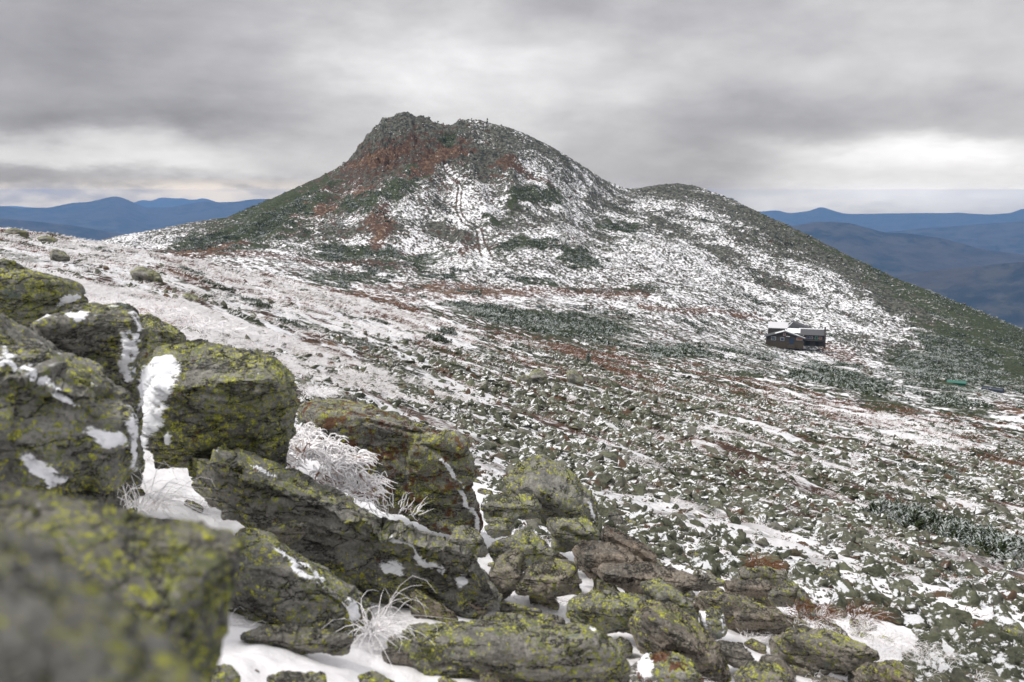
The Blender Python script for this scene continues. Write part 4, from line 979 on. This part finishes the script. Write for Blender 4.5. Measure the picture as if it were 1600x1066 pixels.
grass_field(5000, 12, 60, -6, 30, c_rime_strip, 16, .13, .004, .14, 'rimed_grass', M_rime, label='pinkish rimed sedge running in strips through the talus', up=.9)
def c_near(x, y, px, py, r):
    return (fbm2(x/1.2, y/1.2, 331, 3) > .16) & (py > 700)
grass_field(2400, 5.2, 13, -30, 30, c_near, 14, .13, .0028, .09, 'frozen_grass', M_rime, label='sparse frozen grass poking from the foreground drifts', up=.8)
grass_field(26000, 12, 170, -30, 30, c_rust, 8, .14, .0045, .12, 'rusty_grass', M_rust, label='rusty brown sedge between the rocks of the slope', up=.8)
def tuft(px, py, r, n, L, wd, spread, lean, droop, label, mat=None, up=.7, rough=None):
    p0 = at(px, py, r); B = np.array([[0., 0, 0]])
    if n >= 200:                                            # a mat: many small crowns side by side
        m = n//7; n = 9; a = RNG.uniform(0, 2*PI, m); q = np.sqrt(RNG.uniform(0, 1, m))*spread*1.7
        B = np.stack([q*np.cos(a), q*np.sin(a), -q*.10*np.cos(a)+.05*(1-q/(spread*1.7))], 1); spread = .05; up = .45
    V, F = blades(B, n, L, wd, spread, lean, droop, 6, up)
    me = mesh_from('grass_tuft', V, F, mat or M_rime, True)
    o = link('grass_tuft', me, loc=p0); o['label'] = label; o['category'] = 'grass tuft'; return o
for (px, py, r, n, L, wd, sp_, lean, dr, lb, mt) in (
    (455,690,10.2,300,.22,.013,.26,(.7,-.5),.9,'thick rime coated grass tuft spilling over the notch right of the rounded boulder',None),
    (500,722,9.9,340,.22,.013,.30,(.7,-.4),.9,'thick rime coated grass mat lying behind the long slab',None),
    (548,760,9.8,260,.20,.012,.26,(.6,-.5),.8,'rime coated grass tumbling down beside the rust streaked boulder',None),
    (620,800,9.6,40,.22,.006,.25,(.2,-.1),-.3,'short frosted sprigs standing in the snow behind the long slab',None),
    (545,1022,6.3,520,.26,.0024,.24,(.1,-.9),.9,'long drooping rimed grass tuft at the bottom beside the flat slab',None),
    (585,985,6.3,60,.55,.0035,.08,(.6,-.5),.5,'wispy straw coloured grass blades at the left end of the flat bottom slab',None),
    (225,795,7.3,60,.5,.004,.12,(.8,-.3),.6,'few dark bent grass blades bowed over in the snow drift at left',None),
    (470,1030,6.2,260,.22,.0022,.20,(-.2,-.8),.8,'thin drooping frosted grass left of the bottom tuft, over dark rock',None),
    (500,616,14.5,160,.25,.006,.2,(.7,-.3),.6,'rime coated tuft at the upper right shoulder of the rounded boulder',None),
    (240,490,13.5,260,.30,.006,.3,(.8,-.4),.7,'tall windswept frosted grass above the small yellow green rock',None),
    (300,515,13,260,.30,.006,.35,(.8,-.4),.7,'curling frosted grass right above the rounded boulder',None),
    (160,480,14,200,.3,.005,.3,(.8,-.3),.6,'brown hearted frosted grass right of the mossy boulder',None),
    (1190,885,12.3,130,.22,.005,.22,(.6,-.3),.4,'rusty brown grass cushion behind the grey path stone',M_rust),
    (1270,960,9.9,170,.20,.004,.22,(.5,-.4),.5,'rusty and white sedge cushion beside the leaning grey fin',M_rust),
    (1310,985,9.6,300,.12,.0024,.3,(.6,-.4),.5,'white frosted sedge spreading right of the bedrock slab',None),
    (1370,1010,9.3,300,.12,.0024,.3,(.6,-.4),.5,'pinkish frosted sedge above the rounded brown rock',None),
    (1350,962,10.3,140,.2,.004,.2,(.6,-.4),.5,'dark rusty grass patch upslope of the frosted sedge',M_rust),
    (1430,1040,9.0,300,.12,.0024,.35,(.6,-.4),.5,'frosted sedge right of the rounded brown rock at the bottom',None)):
    tuft(px, py, r, n, L, wd, sp_, lean, dr, lb, mt)

# ---------------------------------------------------------------- dwarf spruce
def cone_cluster(n, R_, H_, big=.5, spk=5):
    co, f = [], []
    for i in range(n):
        a = random.uniform(0, 2*PI); q = math.sqrt(random.random())*R_; h = H_*(1-.5*(q/R_)**2)*random.uniform(.55, 1)
        x, y = q*math.cos(a), q*math.sin(a)
        for j in range(spk):
            b = random.uniform(0, 2*PI); zz = h*random.uniform(.1, .8); l = big*random.uniform(.6, 1.1)*(1.2-zz/h*.7)
            dx, dy = math.cos(b), math.sin(b); tip = (x+dx*l*.55+.1*l, y+dy*l*.55, zz+l*random.uniform(.3, .8))
            w_ = l*.16; k = len(co)
            co += [(x-dy*w_, y+dx*w_, zz), (x+dy*w_, y-dx*w_, zz), (x, y, zz+w_*1.6), tip]
            f += [(k, k+1, k+3), (k+1, k+2, k+3), (k+2, k, k+3)]
    return np.array(co), np.array(f)
CV = [cone_cluster(5, .8, 1.0, .62, 7) for _ in range(14)]
def scrub(n, r0, r1, size, thr, name, mat, label, sd):
    x, y = scatter(n, r0, r1); z, px, py, r = land(x, y)
    rx, ry = x*.5-y*.87, x*.87+y*.5
    g = grid_lookup(GREEN, px+fbm2(x/14, y/14, 51, 3)*26, py+fbm2(x/14, y/14, 55, 3)*10)*(1-.9*grid_lookup(SNOW, px, py)*.3)
    nz = fbm2(rx/60, ry/22, sd, 5, .6)
    gq = np.zeros(len(px)); wx_ = px+fbm2(x/14, y/14, 51, 3)*26; wy_ = py+fbm2(x/14, y/14, 55, 3)*10
    for (cx, cy, rx_, ry_, ang) in GPATCH:
        a = math.radians(ang); dx, dy = wx_-cx, wy_-cy
        gq = np.maximum(gq, smooth(1.35, .7, np.hypot((dx*math.cos(a)+dy*math.sin(a))/rx_, (-dx*math.sin(a)+dy*math.cos(a))/ry_)))
    g = g*.72+.55*gq
    k = (g+nz*1.15 > thr) & ~((np.abs(px-1242) < 58) & (r > 560) & (r < 660)) & ~((px > 1465) & (px < 1600) & (r > 470) & (r < 520)) & (px > -60) & (px < 1680)
    dtr = np.min([np.abs(px-np.interp(py, [252,292,322,352,398], [683,719,715,748,760]))], 0)
    k &= ~((dtr < 9) & (py < 400) & (py > 250))
    x, y, z, r = x[k], y[k], z[k], r[k]; m = len(x)
    s = size*RNG.uniform(.6, 1.5, m); Rm = rot_mats(RNG.uniform(0, 2*PI, m), RNG.normal(0, .12, m), RNG.normal(0, .12, m))
    co, f = merge(CV, RNG.integers(0, len(CV), m), np.stack([x, y, z-.1], 1), Rm, np.stack([s*1.25, s*1.25, s*.8], 1))
    link(name, mesh_from(name, co, f, mat, False), kind='stuff', label=label, category='shrubs'); print(name, m, len(f))
SCG = True
scrub(60000, 260, 1150, 2.1, .74, 'krummholz', M_needle, 'dark green dwarf spruce matting the slopes of the mountain', 401)
scrub(36000, 260, 1150, 2.0, .82, 'krummholz', M_frost, 'frost whitened dwarf spruce among the dark mats', 407)
def shrub_patch(label, spots, size, frost=.5, n=60, name='spruce_scrub'):
    """spots: (px, py, r, half width m) along the patch; foliage and stems are parts"""
    p0 = at(*spots[0][:3]); root = bpy.data.objects.new(name, None); C.objects.link(root); root.location = p0
    root['label'] = label; root['category'] = 'shrub'
    for part, mat, kk, off in (('foliage', M_needle, 1-frost, 0), ('frosted_foliage', M_frost, frost, .12)):
        P = []
        for (px, py, r, hw) in spots:
            c = at(px, py, r)
            for _ in range(int(n*kk)+1):
                q = Vector((random.gauss(0, hw*.5), random.gauss(0, hw*.6), 0)); x, y = c.x+q.x, c.y+q.y
                P.append((x, y, float(land(np.array([x]), np.array([y]))[0][0])-.05+off*size))
        P = np.array(P)-np.array(p0); m = len(P); s = size*RNG.uniform(.6, 1.3, m)
        Rm = rot_mats(RNG.uniform(0, 2*PI, m), RNG.normal(0, .15, m), RNG.normal(0, .15, m))
        co, f = merge(CVF, RNG.integers(0, len(CVF), m), P, Rm, np.stack([s, s, s*.9], 1))
        link(part, mesh_from(part, co, f, mat, False), root)
    return root
CVF = [cone_cluster(7, .8, 1.0, .30, 26) for _ in range(10)]
shrub_patch('long frosted dwarf spruce thicket crossing the talus at the right edge',
    [(1400,806,31,.4),(1425,816,30.5,.5),(1450,826,30.5,.6),(1480,838,30.5,.8),(1515,852,29.5,.9),(1550,866,28.5,.9),(1590,886,28,1.0),(1630,900,28,1.1)], .80, .26, 90)
shrub_patch('small dark green scrub patch at the right edge above the frosted thicket', [(1580,805,34,.5),(1610,812,34,.6)], .35, .2, 40)
shrub_patch('low olive scrub streak upslope of the frosted thicket', [(1440,715,62,.8),(1470,722,62,.9)], .4, .1, 40)
shrub_patch('low green scrub mat left of the frosted thicket', [(1290,775,35,.5),(1330,785,33,.5),(1360,795,32,.5)], .22, .1, 50)
shrub_patch('dark dwarf spruce bush on the snow field upslope of the small spruce', [(683,532,78,.6)], .9, .2, 26)
for (px, py, r, hw, lb) in ((70,374,118,1.3,'low dark scrub on the left skyline just right of the edge rock'),(150,386,100,1.2,'dark scrub mat below the left skyline, uphill of the broad low rock'),(335,446,66,.9,'dark scrub mat on the snow field right of the broad low rock'),
    (400,470,60,.8,'flat scrub mat in the middle of the left snow field'),(520,470,85,1.2,'broad olive scrub mat on the crest of the left snow field'),(590,497,85,.9,'narrow scrub mat near the crest, left of the dark bushes'),(300,418,88,1.0,'small dark mat near the upper edge of the left snow field'),(455,505,52,.7,'olive scrub mat low on the left snow field'),(560,560,50,.6,'scrub mat left of the lone small spruce')):
    shrub_patch(lb, [(px-hw*9, py-hw*2, r, hw*.7),(px, py, r, hw),(px+hw*11, py+hw*5, r*.98, hw*.7)], .42, .12, 30)
shrub_patch('small dark bush highest of those around the small spruce', [(700,514,100,.8)], .9, .2, 20)
def spruce(label, px, py, r, h):
    p0 = at(px, py, r); root = bpy.data.objects.new('spruce_tree', None); C.objects.link(root); root.location = p0
    root['label'] = label; root['category'] = 'tree'
    bm = bmesh.new(); bmesh.ops.create_cone(bm, segments=7, radius1=h*.045, radius2=h*.008, depth=h, cap_ends=True); bmesh.ops.translate(bm, vec=(0, 0, h*.48), verts=bm.verts)
    me = bpy.data.meshes.new('trunk'); bm.to_mesh(me); bm.free(); me.materials.append(plain('bark', (.06, .05, .04))); link('trunk', me, root)
    for part, mat, n in (('crown', M_needle, 520), ('frosted_twigs', M_frost, 260)):
        co, f = [], []
        for i in range(n):
            t = random.random()**.8; t = round(t*9)/9+random.uniform(-.03, .03); t = min(max(t, .02), .98)
            a = random.uniform(0, 2*PI); R_ = h*.36*(1-t)**.9+h*.03; l0 = R_*random.uniform(.15, .6); l1 = R_*random.uniform(.8, 1.1)
            z0 = h*(.05+.93*t); dx, dy = math.cos(a), math.sin(a); w_ = h*.028; k = len(co)
            co += [(dx*l0-dy*w_, dy*l0+dx*w_, z0+l0*.1), (dx*l0+dy*w_, dy*l0-dx*w_, z0+l0*.1), (dx*l0, dy*l0, z0+w_*1.4), (dx*l1, dy*l1, z0-l1*.25+random.uniform(0, .1)*h)]
            f += [(k, k+1, k+3), (k+1, k+2, k+3), (k+2, k, k+3)]
        link(part, mesh_from(part, np.array(co), np.array(f), mat, False), root)
spruce('lone small cone shaped spruce in the snow field left of centre', 648, 568, 62, 1.35)
spruce('tiny spruce downslope to the right of the dark mid slope bushes', 919, 566, 100, 1.2)
spruce('tiny dark spruce upslope left of the mid slope boulder pair', 806, 547, 110, 1.0)

# ---------------------------------------------------------------- buildings and small works
def boxm(bm, x0, x1, y0, y1, z0, z1):
    v = [bm.verts.new(p) for p in ((x0,y0,z0),(x1,y0,z0),(x1,y1,z0),(x0,y1,z0),(x0,y0,z1),(x1,y0,z1),(x1,y1,z1),(x0,y1,z1))]
    for q in ((0,3,2,1),(4,5,6,7),(0,1,5,4),(1,2,6,5),(2,3,7,6),(3,0,4,7)): bm.faces.new([v[i] for i in q])
def prism(bm, poly, y0, y1):                       # poly in x,z extruded along y
    a = [bm.verts.new((x, y0, z)) for x, z in poly]; b = [bm.verts.new((x, y1, z)) for x, z in poly]; n = len(poly)
    bm.faces.new(a[::-1]); bm.faces.new(b)
    for i in range(n): bm.faces.new((a[i], a[(i+1) % n], b[(i+1) % n], b[i]))
def prismx(bm, poly, x0, x1):                      # poly in y,z extruded along x
    a = [bm.verts.new((x0, y, z)) for y, z in poly]; b = [bm.verts.new((x1, y, z)) for y, z in poly]; n = len(poly)
    bm.faces.new(a); bm.faces.new(b[::-1])
    for i in range(n): bm.faces.new((a[i], b[i], b[(i+1) % n], a[(i+1) % n]))
def part(name, mat, parent, fn, **pr):
    bm = bmesh.new(); fn(bm); bmesh.ops.recalc_face_normals(bm, faces=bm.faces); me = bpy.data.meshes.new(name); bm.to_mesh(me); bm.free(); me.materials.append(mat)
    return link(name, me, parent, **pr)
def board(name, c):
    m, t, b = material(name); co = t.node('ShaderNodeTexCoord').outputs['Object']
    wv = t.node('ShaderNodeTexWave'); wv.bands_direction = 'X'; t.L.new(co, wv.inputs[0]); wv.inputs['Scale'].default_value = 1.0; wv.inputs['Distortion'].default_value = .5
    n = t.noise(co, .8, 6, .7)
    col = t.mix(n, tuple(v*.55 for v in c), tuple(v*1.5 for v in c)); col = t.mix(t.math('MULTIPLY', wv.outputs[1], .35), col, (.01, .01, .01)); t.L.new(col, b.inputs['Base Color']); return m
M_wall = board('weathered boards', (.050, .043, .038)); M_roof = plain('grey shingles', (.085, .085, .09), .8, .35, 2.0); M_stone = plain('rubble foundation', (.055, .045, .032), .9, .6, 1.4)
M_trim = plain('pale trim', (.42, .42, .44)); M_glass = plain('dark window glass', (.06, .075, .09), .15, .2); M_blue = plain('blue door paint', (.018, .034, .065), .5)
M_green = plain('green paint', (.012, .085, .055), .5, .2); M_oran = plain('orange boards', (.17, .08, .05), .7); M_dark = plain('dark opening', (.012, .012, .012)); M_navy = plain('dark blue tank paint', (.012, .020, .035), .45, .3)
hp = at(1242, 538, 612); hut = bpy.data.objects.new('mountain_hut', None); C.objects.link(hut); hut.location = hp; hut.rotation_euler = (0, 0, -math.atan2(hp.x, hp.y))
hut.scale = (.97, 1, .80)
hut['label'] = 'weathered wooden mountain hut with snowy roofs in the saddle below the mountain'; hut['category'] = 'building'
# u: metres right of the hut centre, up: metres above its foot (0.408 m per picture pixel)
part('wall', M_wall, hut, lambda bm: prism(bm, [(-17.8,1.6),(5.2,1.6),(5.2,4.6),(-6.6,9.3),(-17.8,5.2)], 0, 9), label='gabled front wall of weathered boards')
part('wall', M_wall, hut, lambda bm: boxm(bm, -17.2, 2, 9.01, 19, .5, 10.2), label='tall wall of the rear block')
part('wall', M_wall, hut, lambda bm: boxm(bm, 5.25, 17.6, 3, 14, -1.5, 7.2), label='dark wall of the right wing')
part('foundation', M_stone, hut, lambda bm: boxm(bm, -18.0, 5.4, -.25, 8.8, -3.5, 1.62))
def rf(bm):                                             # front gable roof, two slabs
    prism(bm, [(-6.6,9.35),(6.4,4.15),(6.4,4.6),(-6.6,9.85)], -.9, 9.2)
def rf2(bm): prism(bm, [(-6.61,9.35),(-6.61,9.85),(-19.2,5.1),(-19.2,4.65)], -.9, 9.2)
r1 = part('roof', M_roof, hut, rf, label='right slope of the front gable roof'); r2 = part('roof', M_roof, hut, rf2, label='left slope of the front gable roof')
part('snow_edge', M_snow, r1, lambda bm: prism(bm, [(-6.4,9.83),(6.3,4.63),(6.3,4.85),(-6.4,10.15)], 1.5, 8.8)); part('snow_edge', M_snow, r2, lambda bm: prism(bm, [(-12.5,7.75),(-6.8,9.86),(-6.8,10.1),(-12.5,7.95)], -.8, 2.5))
rb = part('roof', plain('wind thinned snow', (.55, .55, .57), .8, .25, 1.5), hut, lambda bm: prismx(bm, [(8.9,10.3),(8.9,10.7),(16.5,14.2),(20,10.4),(20,10.1),(16.5,13.8)], -17.4, -4.6), label='snow covered roof of the rear block')
part('roof', M_roof, hut, lambda bm: prism(bm, [(-6,10.3),(-2.0,15.6),(10.5,10.3)], 9.3, 19), label='grey gable roof over the middle of the hut')
part('snow_edge', M_snow, rb, lambda bm: prism(bm, [(-6.2,10.25),(-2.1,15.75),(-2.0,15.4),(-5.7,10.25)], 9.1, 9.9))
rr_ = part('roof', M_roof, hut, lambda bm: prismx(bm, [(2.1,7.0),(2.1,7.4),(8.5,11.0),(15,7.4),(15,7.0),(8.5,10.6)], 2.2, 18.0), label='dark roof of the right wing')
part('snow_edge', M_snow, rr_, lambda bm: prismx(bm, [(8.0,10.8),(8.0,11.05),(8.5,11.3),(9.2,10.95)], 2.3, 17.9)); part('snow_edge', M_snow, rr_, lambda bm: prismx(bm, [(3.4,8.2),(8.0,10.82),(8.0,11.0),(3.4,8.4)], -5.0, 3.0))
part('end_wall', M_wall, hut, lambda bm: prismx(bm, [(1.9,-2.5),(1.9,7.6),(8.5,12.4),(15.2,7.6),(15.2,-2.5)], 17.62, 18.6))
part('chimney', M_wall, hut, lambda bm: boxm(bm, 17.65, 18.5, 6, 7.5, 10.5, 13.3))
for (x0, x1, z0, z1, mt, lb) in ((-14.5,-12,2.6,5.2,M_glass,None),(-8.9,-6.9,2.6,4.6,M_blue,'small blue shuttered window'),(-7.2,-6.2,6.6,8.3,M_oran,'small amber window under the gable'),(1.2,4.2,3.4,5.2,M_oran,'window with orange shutters')):
    wdo = part('window', M_trim, hut, lambda bm: boxm(bm, x0-.2, x1+.2, -.16, -.003, z0-.2, z1+.2), **({'label': lb} if lb else {}))
    part('pane', mt, wdo, lambda bm: boxm(bm, x0, x1, -.22, -.163, z0, z1))
for (x0, x1, z0, z1, mt, lb) in ((7.2,8.6,4.2,6.0,M_blue,'blue shuttered window'),(9.6,10.6,4.2,6.0,M_glass,None),(12.2,13.8,4.0,6.2,M_green,'green shuttered window'),(14.6,16.2,4.0,6.0,M_oran,'orange shuttered window')):
    wdo = part('window', M_trim, hut, lambda bm: boxm(bm, x0-.15, x1+.15, 2.84, 2.997, z0-.15, z1+.15), **({'label': lb} if lb else {}))
    part('pane', mt, wdo, lambda bm: boxm(bm, x0, x1, 2.78, 2.837, z0, z1))
part('door', M_blue, hut, lambda bm: boxm(bm, -3.4, -.9, -.3, -.003, -.1, 4.3)); part('porch', M_trim, hut, lambda bm: boxm(bm, -5.6, -3.2, -.5, -.1, 5.6, 6.1))
part('opening', M_dark, hut, lambda bm: boxm(bm, 6.6, 9.2, 2.85, 2.997, -1.4, 2.5)); part('opening', M_dark, hut, lambda bm: boxm(bm, 12.4, 14.6, 2.85, 2.997, -1.4, 2.3))
part('steps', M_stone, hut, lambda bm: (boxm(bm, -4.2, -.2, -1.3, -.26, -3, -.1), boxm(bm, -4.6, .2, -2.2, -1.31, -3, -.6)))
part('deck', M_wall, hut, lambda bm: (boxm(bm, 5.6, 17.4, .8, 2.99, 2.9, 3.2), boxm(bm, 5.8, 6.1, .9, 1.2, -2, 2.9), boxm(bm, 11, 11.3, .9, 1.2, -2, 2.9), boxm(bm, 17, 17.3, .9, 1.2, -2, 2.9), boxm(bm, 5.6, 17.4, .8, .88, 4.0, 4.12)))
def shed(label, px, py, r, L, Wd, H, mat, round_=False, nm='storage_shed', cat='shed', yaw=0):
    p = at(px, py, r); o = bpy.data.objects.new(nm, None); C.objects.link(o); o.location = p; o.rotation_euler = (0, 0, -math.atan2(p.x, p.y)+yaw); o['label'] = label; o['category'] = cat
    if round_:
        part('tank_body', mat, o, lambda bm: prismx(bm, [(-Wd/2+Wd/2*(1-math.cos(a)), -1+(H+1)*math.sin(a)**.6) for a in [i*PI/10 for i in range(11)]], -L/2, L/2))
        part('hatch', M_trim, o, lambda bm: boxm(bm, -1.0, -.4, -Wd/2+.05, -Wd/2+.5, H*.7, H*.78+.2))
    else:
        part('body', mat, o, lambda bm: boxm(bm, -L/2, L/2, -Wd/2, Wd/2, -1.5, H))
        part('roof', plain('pale green roof', (.05, .15, .115)), o, lambda bm: prismx(bm, [(-Wd/2-.3,H+.01),(-Wd/2-.3,H+.2),(0,H+1.0),(Wd/2+.3,H+.2),(Wd/2+.3,H+.01)], -L/2-.2, L/2+.2))
        part('door', M_dark, o, lambda bm: boxm(bm, L*.30, L*.42, -Wd/2-.08, -Wd/2-.003, -.4, H*.8))
shed('left one of two joined green sheds in the scrub right of the hut', 1488, 604, 505, 4.6, 4, 2.1, M_green)
shed('right one of two joined green sheds in the scrub right of the hut', 1501, 605, 503, 4.2, 4, 2.1, M_green)
shed('long dark blue tank lying on the slope at the right edge', 1551, 612, 500, 9.5, 3.0, 2.2, M_navy, True, 'water_tank', 'tank', math.radians(-18))
stone_cairn_mat = M_rock
def cairn(label, px, py, r, h, n):
    p = at(px, py, r); o = bpy.data.objects.new('cairn', None); C.objects.link(o); o.location = p; o['label'] = label; o['category'] = 'cairn'
    z = -.1*h
    for i in range(n):
        t = i/n; s = h*(.62-.30*t)*random.uniform(.9, 1.2); hh = h*1.15/n*random.uniform(.9, 1.15); co, f = VARS[random.randrange(len(VARS))]
        ex = np.ptp(co, axis=0); c2 = co/ex*np.array([s, s*.8, hh*1.15])
        a = random.uniform(0, PI); R_ = np.array([[math.cos(a), -math.sin(a), 0], [math.sin(a), math.cos(a), 0], [0, 0, 1]])
        st = link('stone', mesh_from('stone', c2@R_.T, f, stone_cairn_mat, False), o); st.location = (random.uniform(-.04, .04)*h, 0, z+hh/2); z += hh*.93
cairn('stacked flat stone cairn beside the wedge shaped boulder', 893, 737, 15.5, .26, 7)
cairn('larger cairn on the rounded summit of the mountain', 761, 191.5, 999, 4.4, 5)
cairn('smaller cairn left of the larger one on the rounded summit', 737, 189, 999, 2.8, 4)
cairn('tiny cairn on the saddle right of the rocky summit', 664, 187, 999, 2.2, 3)
